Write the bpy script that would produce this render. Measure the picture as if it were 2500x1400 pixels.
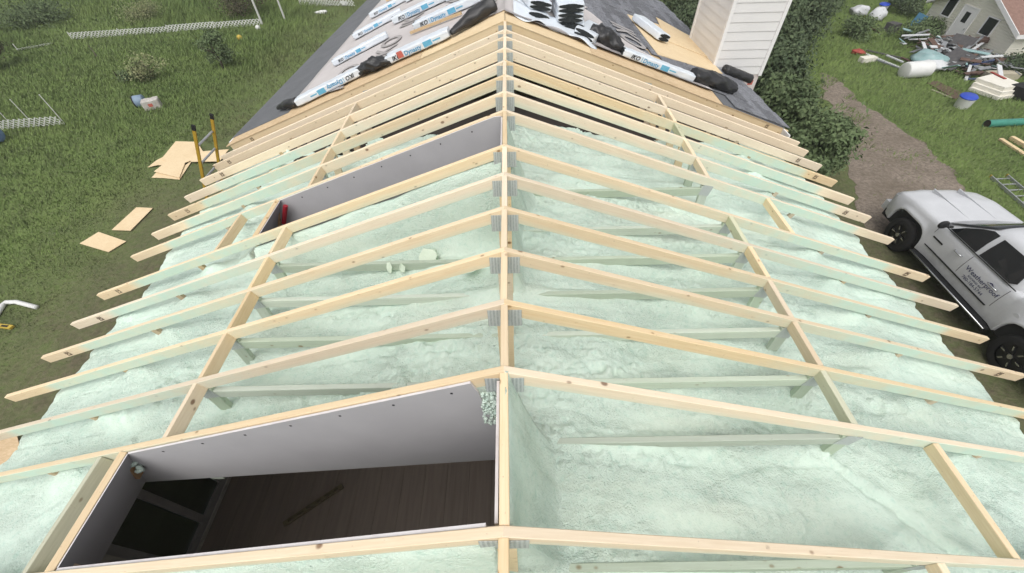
import bpy, math, random
import numpy as np
from mathutils import Matrix, Vector, Euler
random.seed(7); rng = np.random.default_rng(7)
S = bpy.context.scene
COL = S.collection
for o in list(bpy.data.objects): bpy.data.objects.remove(o)

# ------------------------------------------------------------------ camera
RZ = 5.8                      # height of the ridge above the ground (m)
F, PITCH, ROLL, YAW = 986.39, 0.83676, 0.03097, -0.01218
CAM = np.array([0.06102, 0.0, RZ + 1.63446])
def ray(x, y):                # viewing direction of a point of the 2500 x 1400 photograph
    u = (x - 1250) / F; v = (700 - y) / F
    c, s = math.cos(ROLL), math.sin(ROLL); u, v = c*u + s*v, -s*u + c*v
    X = np.array([u, math.cos(PITCH) + math.sin(PITCH)*v, -math.sin(PITCH) + math.cos(PITCH)*v])
    c, s = math.cos(YAW), math.sin(YAW)
    return np.array([c*X[0] + s*X[1], -s*X[0] + c*X[1], X[2]])
fw = ray(1250, 700); rt = ray(1250 + F, 700) - fw; up = ray(1250, 700 - F) - fw
cam = bpy.data.cameras.new('camera'); cam_ob = bpy.data.objects.new('camera', cam); COL.objects.link(cam_ob)
mw = Matrix.Identity(4)
for i, a in enumerate((rt, up, -fw)):
    for j in range(3): mw[j][i] = float(a[j])
for j in range(3): mw[j][3] = float(CAM[j])
cam_ob.matrix_world = mw
cam.sensor_fit = 'HORIZONTAL'; cam.sensor_width = 36; cam.lens = 36 * F / 2500
cam.clip_start = 0.05; cam.clip_end = 2000
S.camera = cam_ob

# ------------------------------------------------------------------ world, sun, exposure (overcast day)
W = bpy.data.worlds.new('World'); S.world = W; W.use_nodes = True
wt = W.node_tree; bg = wt.nodes['Background']
sky = wt.nodes.new('ShaderNodeTexSky'); sky.sky_type = 'NISHITA'; sky.sun_disc = False
sky.sun_elevation = math.radians(60); sky.sun_rotation = math.radians(188)
sky.air_density = 1.0; sky.dust_density = 4.0; sky.ozone_density = 1.0
hs = wt.nodes.new('ShaderNodeHueSaturation'); hs.inputs['Saturation'].default_value = 0.18
wt.links.new(sky.outputs[0], hs.inputs['Color']); wt.links.new(hs.outputs[0], bg.inputs[0])
bg.inputs[1].default_value = 0.15
sun = bpy.data.lights.new('sun', 'SUN'); sun.energy = 1.05; sun.angle = math.radians(70); sun.color = (1, 0.97, 0.92)
sun_ob = bpy.data.objects.new('sun', sun); COL.objects.link(sun_ob)
# sky sun_rotation is clockwise from +Y: direction towards the sun
az = math.radians(188); el = math.radians(60)
sd = Vector((math.sin(az)*math.cos(el), math.cos(az)*math.cos(el), math.sin(el)))
sun_ob.rotation_euler = sd.to_track_quat('Z', 'Y').to_euler(); sun_ob.location = (0, -10, 30)
S.view_settings.view_transform = 'Standard'; S.view_settings.look = 'None'
S.view_settings.exposure = 0.22; S.view_settings.gamma = 1.0; S.view_settings.use_curve_mapping = False
S.cycles.max_bounces = 8; S.cycles.diffuse_bounces = 6; S.cycles.use_denoising = True

# ------------------------------------------------------------------ places
MS = 0.36256; TH = math.atan(MS); CT, ST = math.cos(TH), math.sin(TH)   # roof slope
def G(px, py, z=0.0):         # point of the ground (or of height z)
    r = ray(px, py); t = (z - CAM[2]) / r[2]; return CAM + r*t
def RF(px, py, off=0.0):      # point of the roof plane (off: metres above it, vertically)
    sd_ = 1 if px > 1228 else -1; n = np.array([sd_*MS, 0, 1.0]); r = ray(px, py)
    return CAM + r*((RZ + off - n @ CAM) / (n @ r))
def AY(px, py, Y): r = ray(px, py); return CAM + r*(Y / r[1])
def AX(px, py, X): r = ray(px, py); return CAM + r*((X - CAM[0]) / r[0])

# ------------------------------------------------------------------ materials
def lin(h):
    h = h.lstrip('#'); out = []
    for i in (0, 2, 4):
        c = int(h[i:i+2], 16)/255; out.append(c/12.92 if c <= .04045 else ((c+.055)/1.055)**2.4)
    return out
MATS = {}
class N:                      # small node-tree writer
    def __init__(s, name):
        s.m = bpy.data.materials.new(name); s.m.use_nodes = True; s.t = s.m.node_tree
        s.b = s.t.nodes['Principled BSDF']; MATS[name] = s.m
        s.tc = s.t.nodes.new('ShaderNodeTexCoord'); s.geo = None
    def new(s, t, **kw):
        n = s.t.nodes.new('ShaderNode'+t)
        for k, v in kw.items(): setattr(n, k, v)
        return n
    def link(s, a, b): s.t.links.new(a, b)
    def pos(s):
        if not s.geo: s.geo = s.new('NewGeometry')
        return s.geo.outputs['Position']
    def map(s, vec, scale=(1,1,1), rand=False):
        mp = s.new('Mapping'); mp.inputs['Scale'].default_value = scale; s.link(vec, mp.inputs['Vector'])
        if rand:
            oi = s.new('ObjectInfo'); mu = s.new('Math', operation='MULTIPLY'); mu.inputs[1].default_value = 37.0
            s.link(oi.outputs['Random'], mu.inputs[0]); cx = s.new('CombineXYZ')
            for i in range(3): s.link(mu.outputs[0], cx.inputs[i])
            s.link(cx.outputs[0], mp.inputs['Location'])
        return mp.outputs[0]
    def noise(s, vec, scale, detail=4, rough=.55, dist=0):
        n = s.new('TexNoise'); n.inputs['Scale'].default_value = scale; n.inputs['Detail'].default_value = detail
        n.inputs['Roughness'].default_value = rough; n.inputs['Distortion'].default_value = dist
        s.link(vec, n.inputs['Vector']); return n.outputs['Fac']
    def ramp(s, fac, stops):
        r = s.new('ValToRGB'); e = r.color_ramp.elements
        while len(e) < len(stops): e.new(.5)
        for i, (p, c) in enumerate(stops):
            e[i].position = p; e[i].color = (c, c, c, 1) if isinstance(c, (int, float)) else (*c, 1)
        s.link(fac, r.inputs[0]); return r.outputs[0]
    def math(s, op, a, b=None, clamp=False):
        n = s.new('Math', operation=op, use_clamp=clamp)
        for i, v in enumerate((a, b)):
            if v is None: continue
            if isinstance(v, (int, float)): n.inputs[i].default_value = v
            else: s.link(v, n.inputs[i])
        return n.outputs[0]
    def mix(s, fac, a, b, mode='MIX'):
        n = s.new('Mix', data_type='RGBA', blend_type=mode)
        for k, v in ((0, fac), (6, a), (7, b)):
            if isinstance(v, (int, float)): n.inputs[k].default_value = v
            elif isinstance(v, (tuple, list)): n.inputs[k].default_value = (*v, 1)
            else: s.link(v, n.inputs[k])
        return n.outputs[2]
    def sep(s, v): n = s.new('SeparateXYZ'); s.link(v, n.inputs[0]); return n.outputs
    def bump(s, h, strength=.4, dist=.01):
        n = s.new('Bump'); n.inputs['Strength'].default_value = strength; n.inputs['Distance'].default_value = dist
        s.link(h, n.inputs['Height']); s.link(n.outputs[0], s.b.inputs['Normal'])
    def out(s, col, rough=.8, spec=.3, metal=0):
        if isinstance(col, (tuple, list)): s.b.inputs['Base Color'].default_value = (*col, 1)
        else: s.link(col, s.b.inputs['Base Color'])
        if isinstance(rough, (int, float)): s.b.inputs['Roughness'].default_value = rough
        else: s.link(rough, s.b.inputs['Roughness'])
        s.b.inputs['Specular IOR Level'].default_value = spec; s.b.inputs['Metallic'].default_value = metal
        return s.m
def mat(name, c1, c2=None, scale=6, rough=.8, spec=.3, metal=0, bump=0, bscale=40, stretch=(1,1,1), var=0, wpos=False):
    n = N(name); v = n.pos() if wpos else n.tc.outputs['Object']
    v = n.map(v, stretch, rand=not wpos)
    col = tuple(c1)
    if c2: col = n.mix(n.ramp(n.noise(v, scale), [(.3, 0.), (.7, 1.)]), tuple(c1), tuple(c2))
    if var:
        oi = n.new('ObjectInfo'); h = n.new('HueSaturation')
        n.link(n.math('ADD', n.math('MULTIPLY', oi.outputs['Random'], 2*var), 1-var), h.inputs['Value'])
        if isinstance(col, tuple): h.inputs['Color'].default_value = (*col, 1)
        else: n.link(col, h.inputs['Color'])
        col = h.outputs[0]
    if bump: n.bump(n.noise(v, bscale, 5), bump, .01)
    return n.out(col, rough, spec, metal)

def wood_mat(name, base, dark, knot, overspray=False, seed=0):
    n = N(name); oc = n.tc.outputs['Object']; v = n.map(oc, (1, 1, 1), rand=True)
    g = n.map(v, (0.7, 14, 14)); gr = n.noise(g, 6, 6, .6, .6)
    col = n.mix(n.ramp(gr, [(.35, 0.), (.72, 1.)]), base, dark)
    big = n.noise(n.map(v, (.5, 1.5, 1.5)), 2.2, 2)
    col = n.mix(n.math('MULTIPLY', n.ramp(big, [(.45, 0.), (.75, 1.)]), .35), col, dark)
    for (scl, r0, r1, gate, amt) in (((4.2, 6, 6), .055, .10, .35, .9), ((8, 13, 13), .06, .14, .55, .65)):
        vo = n.new('TexVoronoi'); vo.inputs['Scale'].default_value = 1; n.link(n.map(v, scl), vo.inputs['Vector'])
        kn = n.ramp(vo.outputs['Distance'], [(r0, 1.), (r1, 0.)])
        gt = n.math('GREATER_THAN', n.sep(vo.outputs['Color'])[0], gate)
        halo = n.ramp(vo.outputs['Distance'], [(r1*.8, .35), (r1*2.2, 0.)])
        col = n.mix(n.math('MULTIPLY', halo, gt), col, dark)
        col = n.mix(n.math('MULTIPLY', n.math('MULTIPLY', kn, gt), amt), col, knot)
    nails = n.noise(n.map(v, (30, 30, 30)), 2.2, 1); col = n.mix(n.ramp(nails, [(.22, .55), (.26, 0.)]), col, (.30, .22, .15))
    oi = n.new('ObjectInfo'); h = n.new('HueSaturation'); n.link(col, h.inputs['Color'])
    n.link(n.math('ADD', n.math('MULTIPLY', oi.outputs['Random'], .28), .84), h.inputs['Value'])
    n.link(n.math('ADD', n.math('MULTIPLY', n.math('FRACT', n.math('MULTIPLY', oi.outputs['Random'], 7.3)), .45), .75), h.inputs['Saturation']); col = h.outputs[0]
    rough = .75
    if overspray:             # mint spray-foam mist that settled on the board sides, away from the tails
        sp = n.sep(oc); nz = n.noise(v, 5, 5, .6); nz2 = n.noise(v, 1.3, 2)
        xx = n.math('ADD', sp[0], n.math('MULTIPLY', n.math('SUBTRACT', nz, .5), .9))
        a = n.ramp(n.math('DIVIDE', xx, 6.0), [(.26, 0.), (.52, .92)])           # grows outwards
        xe = n.math('ADD', sp[0], n.math('MULTIPLY', n.math('SUBTRACT', nz, .5), .22))
        e = n.ramp(n.math('DIVIDE', xe, 6.0), [(.708, 1.), (.728, 0.)])          # clean tail
        low = n.math('MULTIPLY', n.ramp(n.math('ADD', n.math('MULTIPLY', sp[2], -9.0), n.math('SUBTRACT', nz2, .55)), [(.35, 0.), (.95, 1.)]), .55)
        k = n.math('MULTIPLY', n.math('MAXIMUM', a, low), e, clamp=True)
        nm = n.sep(n.new('NewGeometry').outputs['Normal'])
        side = n.ramp(nm[2], [(.55, 1.), (.9, .10)])
        k = n.math('MULTIPLY', k, side, clamp=True)
        k = n.math('MULTIPLY', k, n.ramp(nz, [(.25, .55), (.6, 1.)]))
        col = n.mix(k, col, lin('#bfd6c8'))
    n.bump(gr, .15, .004)
    return n.out(col, rough, .25)
WB, WD, WK = (.81, .67, .475), (.725, .565, .37), (.22, .12, .06)
wood_mat('spruce', WB, WD, WK); wood_mat('spruce_sprayed', WB, WD, WK, True)
wood_mat('spruce_dusted', (.60, .60, .45), (.50, .50, .36), (.22, .15, .08))
wood_mat('web_wood', (.53, .60, .50), (.46, .52, .42), (.25, .2, .12))
wood_mat('old_spruce', (.50, .40, .27), (.42, .32, .2), WK); wood_mat('old_lumber', (.55, .36, .20), (.42, .25, .13), WK)

def foam_mat():
    n = N('spray_foam'); v = n.pos()
    a = n.noise(v, 3.5, 5, .6); b = n.noise(v, 26, 4, .6); c = n.noise(v, 85, 3, .6)
    col = n.mix(n.ramp(a, [(.3, 0.), (.7, 1.)]), (.595, .715, .63), (.64, .745, .66))
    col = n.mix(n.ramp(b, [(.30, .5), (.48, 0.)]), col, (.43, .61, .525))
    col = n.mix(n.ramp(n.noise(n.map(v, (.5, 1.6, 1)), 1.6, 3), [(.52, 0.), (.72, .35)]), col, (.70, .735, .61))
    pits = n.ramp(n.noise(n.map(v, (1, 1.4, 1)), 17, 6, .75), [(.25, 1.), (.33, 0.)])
    col = n.mix(n.math('MULTIPLY', pits, .7), col, (.22, .38, .33))  # pits coloured darker as well, painting shade into the crevices
    hgt = n.math('ADD', n.math('MULTIPLY', b, .65), n.math('MULTIPLY', c, .75))
    hgt = n.math('SUBTRACT', hgt, n.math('MULTIPLY', pits, .6))
    sm = n.ramp(n.noise(n.map(v, (.8, 1.6, 1)), 1.9, 3), [(.38, .25), (.62, 1.)]); hgt = n.math('MULTIPLY', hgt, sm)
    n.bump(hgt, 1.0, .024)
    return n.out(col, .85, .2)
foam_mat()
mat('foam_chunk', (.60, .69, .56), (.68, .76, .64), 9, .9, bump=.5, bscale=30)
def plate_mat():
    n = N('galvanised'); v = n.tc.outputs['Object']
    w = n.new('TexWave', wave_type='BANDS', bands_direction='X'); w.inputs['Scale'].default_value = 17; w.inputs['Distortion'].default_value = .6
    n.link(n.map(v, (1, 1, 1)), w.inputs['Vector'])
    vo = n.noise(n.map(v, (60, 60, 22)), 3, 2)
    k = n.math('MULTIPLY', n.ramp(w.outputs['Fac'], [(.35, 0.), (.6, 1.)]), n.ramp(vo, [(.35, .3), (.55, 1.)]))
    n.bump(k, .5, .004)
    return n.out(n.mix(k, (.50, .53, .52), (.36, .39, .385)), .6, .35, .1)
plate_mat()
mat('drywall_face', (.445, .438, .445), (.41, .402, .41), 4, .9, bump=.05, bscale=120)
mat('drywall_edge', (.72, .70, .70), (.62, .58, .58), 12, .9)
mat('red_tube', (.30, .02, .03), rough=.4)
mat('dark_floor', (.32, .265, .225), (.40, .33, .28), 3, .5, stretch=(9, .5, 1))
mat('interior_paint', (.50, .49, .47), (.42, .41, .40), 3, .9)
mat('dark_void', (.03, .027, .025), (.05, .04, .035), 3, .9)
def osb_mat(name, c1, c2, c3):
    n = N(name); v = n.map(n.tc.outputs['Object'], (1, 1, 1), rand=True)
    vo = n.new('TexVoronoi'); vo.inputs['Scale'].default_value = 22; n.link(n.map(v, (1, 2.2, 1)), vo.inputs['Vector'])
    col = n.mix(n.ramp(n.sep(vo.outputs['Color'])[0], [(.2, 0.), (.8, 1.)]), c1, c2)
    col = n.mix(n.ramp(n.noise(v, 1.8, 3), [(.45, 0.), (.8, .7)]), col, c3)
    n.bump(vo.outputs['Distance'], .2, .004)
    return n.out(col, .8, .2)
osb_mat('osb', (.58, .43, .26), (.66, .50, .32), (.48, .34, .20))
osb_mat('plywood', (.76, .61, .40), (.72, .56, .35), (.66, .50, .30))
def underlay_mat():
    n = N('underlayment'); v = n.pos()
    col = n.mix(n.ramp(n.noise(v, 2.0, 5), [(.3, 0.), (.7, 1.)]), (.50, .465, .455), (.57, .535, .525))
    st = n.noise(n.map(v, (6, 1.1, 1)), 1.5, 5, .7); col = n.mix(n.ramp(st, [(.60, 0.), (.72, .35)]), col, (.33, .30, .295))
    n.bump(n.noise(v, 9, 5), .35, .02)
    return n.out(col, .6, .3)
underlay_mat()
mat('print_grey', (.31, .29, .285), (.40, .38, .37), 20, .8)
mat('membrane', (.125, .130, .138), (.15, .155, .165), 3, .75, bump=.3, bscale=250)
mat('shingle', (.12, .125, .14), (.23, .235, .255), 14, .85, bump=.5, bscale=160, var=.30, stretch=(1, 2.4, 1))
mat('wrapper', (.70, .745, .79), (.62, .67, .73), 5, .35, .5, bump=.35, bscale=14)
mat('print_blue', (.10, .36, .56), (.16, .44, .62), 30, .5)
mat('print_black', (.012, .012, .015), rough=.5)
mat('print_red', (.62, .06, .04), rough=.6)
mat('asphalt_end', (.016, .02, .021), (.03, .034, .035), 30, .9, bump=.4, bscale=80)
mat('black_plastic', (.014, .014, .015), (.03, .03, .032), 8, .42, .5, bump=.6, bscale=11)
mat('vinyl_white', (.74, .73, .72), (.70, .69, .68), 2, .5, .35)
mat('vinyl_trim', (.80, .79, .78), rough=.5)
mat('house_wrap', (.70, .65, .62), (.60, .52, .50), 6, .6, bump=.4, bscale=12)
mat('stamp_ink', (.10, .065, .045), rough=.9)
mat('house_siding', (.62, .60, .54), (.58, .56, .5), 2, .7)

# ------------------------------------------------------------------ mesh helpers
def link(name, me, material=None, parent=None, loc=None, rot=None):
    o = bpy.data.objects.new(name, me); COL.objects.link(o)
    if material and me and not me.materials: me.materials.append(MATS[material])
    if parent: o.parent = parent
    if loc is not None: o.location = [float(a) for a in loc]
    if rot is not None: o.rotation_euler = rot
    return o
def me_py(v, f, smooth=False, name='mesh'):
    me = bpy.data.meshes.new(name); me.from_pydata([tuple(map(float, p)) for p in v], [], f); me.update()
    if smooth: me.polygons.foreach_set('use_smooth', [True]*len(me.polygons))
    return me
def me_np(v, f, smooth=False, name='mesh'):       # v (n,3), f (m,k)
    me = bpy.data.meshes.new(name); f = np.asarray(f, dtype=np.int32); m, k = f.shape
    me.vertices.add(len(v)); me.vertices.foreach_set('co', np.asarray(v, dtype=np.float32).ravel())
    me.loops.add(m*k); me.loops.foreach_set('vertex_index', f.ravel())
    me.polygons.add(m); me.polygons.foreach_set('loop_start', np.arange(0, m*k, k, dtype=np.int32))
    me.polygons.foreach_set('loop_total', np.full(m, k, dtype=np.int32))
    if smooth: me.polygons.foreach_set('use_smooth', np.ones(m, dtype=bool))
    me.update(calc_edges=True); me.validate(); return me
class MB:
    def __init__(s): s.v = []; s.f = []
    def add(s, v, f):
        b = len(s.v); s.v += [tuple(p) for p in v]; s.f += [tuple(i+b for i in q) for q in f]; return s
    def box(s, lo, hi, M=None):
        x0, y0, z0 = lo; x1, y1, z1 = hi
        v = [(x0,y0,z0),(x1,y0,z0),(x1,y1,z0),(x0,y1,z0),(x0,y0,z1),(x1,y0,z1),(x1,y1,z1),(x0,y1,z1)]
        if M is not None: v = [tuple(M @ Vector(p)) for p in v]
        return s.add(v, [(3,2,1,0),(4,5,6,7),(0,1,5,4),(1,2,6,5),(2,3,7,6),(3,0,4,7)])
    def prism(s, poly, y0, y1):               # polygon in x,z drawn along y
        n = len(poly); v = [(x, y0, z) for x, z in poly] + [(x, y1, z) for x, z in poly]
        return s.add(v, [tuple(range(n)), tuple(range(2*n-1, n-1, -1))] + [(i, i+n, (i+1) % n + n, (i+1) % n) for i in range(n)])
    def tube(s, pts, rad, k=8, cap=True):
        pts = [Vector(p) for p in pts]; n = len(pts); r = rad if isinstance(rad, (list, tuple)) else [rad]*n
        v = []; f = []; d0 = (pts[1]-pts[0]).normalized(); ref = Vector((0,0,1)) if abs(d0.z) < .9 else Vector((1,0,0))
        for i, p in enumerate(pts):
            d = (pts[min(i+1,n-1)] - pts[max(i-1,0)]).normalized(); a = d.cross(ref).normalized(); b = d.cross(a)
            for j in range(k):
                t = 2*math.pi*j/k; v.append(tuple(p + (a*math.cos(t) + b*math.sin(t))*r[i]))
        for i in range(n-1):
            for j in range(k): f.append((i*k+j, i*k+(j+1) % k, (i+1)*k+(j+1) % k, (i+1)*k+j))
        if cap: f += [tuple(range(k))[::-1], tuple(range((n-1)*k, n*k))]
        return s.add(v, f)
    def mesh(s, smooth=False): return me_py(s.v, s.f, smooth)
    def build(s, name, material, parent=None, smooth=False, **kw): return link(name, s.mesh(smooth), material, parent, **kw)
_bd = {}
def board_mesh(L, w, h, m, ch=.003):          # length along +x from 0, width along y, top at z=0; eased edges
    key = (round(L, 4), w, h, m)
    if key not in _bd:
        a, b = w/2, h
        ring = [(-a+ch, 0), (a-ch, 0), (a, -ch), (a, -b+ch), (a-ch, -b), (-a+ch, -b), (-a, -b+ch), (-a, -ch)]
        v = [(0, y, z) for y, z in ring] + [(L, y, z) for y, z in ring]
        f = [tuple(range(8)), tuple(range(15, 7, -1))] + [(i, i+8, (i+1) % 8+8, (i+1) % 8) for i in range(8)]
        me = me_py(v, f); me.materials.append(MATS[m]); _bd[key] = me
    return _bd[key]
def rot_to(x, z):                              # rotation whose local x and (roughly) z are given
    x = Vector(x).normalized(); y = Vector(z).cross(x).normalized(); z = x.cross(y)
    return Matrix((x, y, z)).transposed().to_euler()
def board(name, a, b, w, h, m, parent=None, up=(0,0,1)):
    a, b = Vector([float(t) for t in a]), Vector([float(t) for t in b]); L = (b-a).length
    return link(name, board_mesh(L, w, h, m), None, parent, a, rot_to(b-a, up))
def tag(o, label, cat=None, group=None, kind=None):
    if label: o['label'] = label
    if cat: o['category'] = cat
    if group: o['group'] = group
    if kind: o['kind'] = kind
    return o
def empty(name, loc=(0,0,0), rot=None):
    o = bpy.data.objects.new(name, None); COL.objects.link(o); o.location = [float(t) for t in loc]; o.empty_display_size = .1
    if rot is not None: o.rotation_euler = rot
    return o
def vnoise(x, y, seed):                        # smooth value noise, vectorised
    r = np.random.default_rng(seed).random((128, 128)); x0 = np.floor(x).astype(int); y0 = np.floor(y).astype(int)
    fx, fy = x-x0, y-y0; fx = fx*fx*(3-2*fx); fy = fy*fy*(3-2*fy)
    g = lambda i, j: r[i % 128, j % 128]
    return (g(x0,y0)*(1-fx)+g(x0+1,y0)*fx)*(1-fy) + (g(x0,y0+1)*(1-fx)+g(x0+1,y0+1)*fx)*fy
def fbm(x, y, seed, oct=4):
    t = 0; a = 1; s = 0
    for i in range(oct): t = t + a*vnoise(x*2**i, y*2**i, seed+i); s += a; a *= .5
    return t/s
_tx = {}
def text_mesh(body, size, m, shear=0.0, bold=0.0, depth=.0012):
    key = (body, size, m, shear, bold)
    if key not in _tx:
        cu = bpy.data.curves.new('text', 'FONT'); cu.body = body; cu.size = size; cu.align_x = 'LEFT'; cu.shear = shear
        cu.offset = bold; cu.extrude = depth; cu.resolution_u = 3
        ob = bpy.data.objects.new('text', cu); COL.objects.link(ob)
        dg = bpy.context.evaluated_depsgraph_get(); me = bpy.data.meshes.new_from_object(ob.evaluated_get(dg))
        bpy.data.objects.remove(ob); me.materials.clear(); me.materials.append(MATS[m]); _tx[key] = me
    return _tx[key]
mat('navy_ink', (.05, .055, .13), rough=.4)
mat('blue_ink', (.07, .30, .52), rough=.5)
for a in (('IKO', .085, 'print_black', .3, .0015), ('IKO', .06, 'print_black', .3, .0015), ('Dynasty', .085, 'blue_ink', .1, .001), ('Dynasty', .06, 'blue_ink', .1, .001),
          ('IKO', .62, 'print_grey', .3, .012), ('Weatherproof', .145, 'navy_ink', 0, 0), ('ROOFING INC', .06, 'navy_ink', 0, 0), ('780-184-5744', .10, 'navy_ink', 0, 0)):
    text_mesh(*a)

# ------------------------------------------------------------------ ground
def ground_mat():
    n = N('meadow'); v = n.pos(); sp = n.sep(v)
    a = n.noise(v, .16, 5, .6); b = n.noise(v, 1.1, 5, .65); c = n.noise(v, 9, 4, .7)
    col = n.mix(n.ramp(a, [(.35, 0.), (.65, 1.)]), (.095, .15, .042), (.148, .21, .062))
    col = n.mix(n.ramp(b, [(.42, 0.), (.7, .8)]), col, (.080, .10, .046))
    col = n.mix(n.ramp(c, [(.4, 0.), (.75, .6)]), col, (.16, .165, .09))
    # worn soil around the house walls and along the vehicle track
    ax = n.math('ABSOLUTE', sp[0])
    d = n.math('SUBTRACT', ax, 4.6)
    dd = n.math('ADD', d, n.math('MULTIPLY', n.math('SUBTRACT', n.noise(v, .55, 5, .65), .5), 6.5))
    worn = n.ramp(n.math('DIVIDE', dd, 10.0), [(.42, .97), (.90, 0.)])
    yy = n.ramp(n.math('DIVIDE', n.math('ADD', sp[1], n.math('MULTIPLY', b, 4.0)), 40.), [(.32, 1.), (.52, .25)])
    worn = n.math('MULTIPLY', worn, yy)
    soil = n.mix(n.ramp(c, [(.35, 0.), (.7, 1.)]), (.090, .074, .052), (.155, .128, .092))
    col = n.mix(n.math('MULTIPLY', worn, n.ramp(n.noise(v, 3.2, 5, .7), [(.25, .35), (.6, 1.)])), col, soil)
    n.bump(n.math('ADD', b, n.math('MULTIPLY', c, .5)), .8, .08)
    return n.out(col, .95, .1)
ground_mat()
def ground():
    xs = np.concatenate([[-400, -180, -110], np.arange(-80, 81, 1.0), [110, 180, 400]])
    ys = np.concatenate([[-400, -100, -50], np.arange(-25, 91, 1.0), [130, 200, 400]])
    X, Y = np.meshgrid(xs, ys); Z = (fbm(X*.13+50, Y*.13+50, 3)-.5)*.5
    near = np.clip((np.maximum(np.abs(X)-36, np.abs(Y-10)-36))/14, 0, 1); Z = Z*near - .002
    n, m = X.shape; i = np.arange(n*m).reshape(n, m)
    f = np.stack([i[:-1,:-1], i[:-1,1:], i[1:,1:], i[1:,:-1]], -1).reshape(-1, 4)
    o = link('ground', me_np(np.stack([X, Y, Z], -1).reshape(-1, 3), f, True), 'meadow'); o['kind'] = 'structure'
ground()

# ================================================================== the house under construction
house = empty('house', (0, 0, 0))
tag(house, 'house with its roof opened up, bare wooden trusses and mint green spray foam between them', 'house')
Y1, SP = 0.96583, 0.4064
TY = {t: Y1 + (t-1)*SP for t in range(1, 7)}; TY[0] = Y1 - .65138
TY[7] = TY[6] + .62034
for t in range(8, 13): TY[t] = TY[7] + (t-7)*SP
TY[13] = TY[12] + .27; TY[14] = 6.285
for t in (-1, -2, -3, -4): TY[t] = TY[0] + t*SP
WH = 4.594                    # horizontal reach of a rafter tail
LCH = WH / CT
TK = .038
def HP(x, y, z): return (x, y, RZ + z)        # point given relative to the ridge
def foam_base(ax):
    return np.interp(ax, [0, 2.2, 2.8, 3.4, 4.0, 4.4], [-.885, -1.195, -1.275, -1.415, -1.61, -1.75])
def plate(p, x0, x1, z0, z1, y, tilt=0, cx=0, cz=0):
    w, h = (x1-x0)/2, (z1-z0)/2; c = ((x0+x1)/2, y, RZ+(z0+z1)/2)
    key = ('plate', round(w, 3), round(h, 3))
    if key not in _bd:
        me = MB().box((-w, -.0012, -h), (w, .0012, h)).mesh(); me.materials.append(MATS['galvanised']); _bd[key] = me
    return link('connector_plate', _bd[key], None, p, c, (0, tilt, 0))
stamp_me = MB()
for i in range(3):
    for j in range(4):
        if (i*5+j*3) % 7 == 1: continue
        stamp_me.box((.02*i - .03 + .004*(j % 2), -.0006, .014*j-.028), (.02*i - .03 + .013 + .003*((i+j) % 2), .0006, .014*j-.028+.010))
stamp_me = stamp_me.mesh(); stamp_me.materials.append(MATS['stamp_ink'])
truss_obs = {}
for t in sorted(TY):
    y = TY[t]; near = t <= 7
    sprayed = 'spruce_sprayed' if t <= 10 else 'spruce'
    kp = MB().box((-.0445, -TK/2, -1.02), (.0445, TK/2, -.0445*MS-.098)).mesh()
    tr = link('roof_truss', kp, 'spruce', house, (0, y, RZ))
    tr.name = 'roof_truss'; truss_obs[t] = tr
    def sub(o):
        o.parent = tr; o.location = o.location - Vector((0, y, RZ)); return o
    for sd_ in (-1, 1):
        yaw = random.uniform(-.0015, .0015)
        e = rot_to((sd_*CT, yaw, -ST), (sd_*ST, 0, CT))
        Lc = LCH + random.uniform(-.02, .02)
        sub(link('top_chord', board_mesh(round(Lc, 2), TK, .089 if t < 8 else .104, sprayed), None, None, HP(0, y, 0), e))
        # webs: node -> king post, node -> ceiling, heel wedge
        wm = 'web_wood' if t <= 8 else 'spruce'
        xn = 2.10; zn = -MS*xn - .098
        a = (sd_*xn*.985, y, RZ+zn-.02); b = (sd_*.05, y, RZ-.875)
        if t < 8: sub(board('web', a, b, TK, .089, wm, None))
        sub(board('web', (sd_*(xn+.03), y-.0005, RZ+zn+.012), (sd_*(xn+.06), y-.0005, RZ-1.42), TK, .089, wm, None, up=(sd_, 0, 0)))
        sub(board('web', (sd_*3.22, y, RZ-MS*3.22-.09), (sd_*3.06, y, RZ-1.62), TK, .05, 'old_spruce', None, up=(sd_, 0, 0)))
        sub(plate(None, sd_*2.10-.055, sd_*2.10+.055, -.965, -.845, y-TK/2-.0025, sd_*TH*.6))
        if t >= 2 and (t*7+sd_) % 5 != 0:
            s = link('grade_stamp', stamp_me, None, None, (sd_*(WH-.30-.05*(t % 3)), y-TK/2-.0014, RZ-MS*(WH-.30-.05*(t % 3))-.047), (0, sd_*TH, 0)); sub(s)
    for sd_ in (-1, 1):
        sub(plate(None, min(sd_*.004, sd_*.092), max(sd_*.004, sd_*.092), -.188, -.05, y-TK/2-.0028))
order = sorted(TY)
# short blocks nailed between the trusses: along the ridge and half way down both slopes
for a, b in zip(order[:-1], order[1:]):
    y0, y1 = TY[a]+TK/2+.001, TY[b]-TK/2-.001
    dz = random.uniform(-.006, .004)
    board('ridge_block', HP(random.uniform(-.004, .004), y0, dz-.004), HP(0, y1, dz-.004), TK, .089, 'spruce', house)
    for sd_ in (-1, 1):
        x = 2.09
        if (a, b) == (0, 1): x = 2.70 if sd_ > 0 else 2.62
        if (a, b) == (6, 7): x = 2.80 if sd_ > 0 else 2.94
        if a >= 12: continue
        m = 'spruce_dusted' if (sd_ < 0 and a in (0,)) or (a % 4 == 1 and sd_ > 0) else 'spruce'
        x += random.uniform(-.012, .012)
        # the right-hand blocks stand upright, those on the other slope lie square to the roof
        upv = (0, 0, 1) if sd_ > 0 else (-ST, 0, CT)
        board('blocking', HP(sd_*x, y0, -MS*x-.004), HP(sd_*x, y1, -MS*x-.004), TK, .089, m, house, up=upv)

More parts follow.
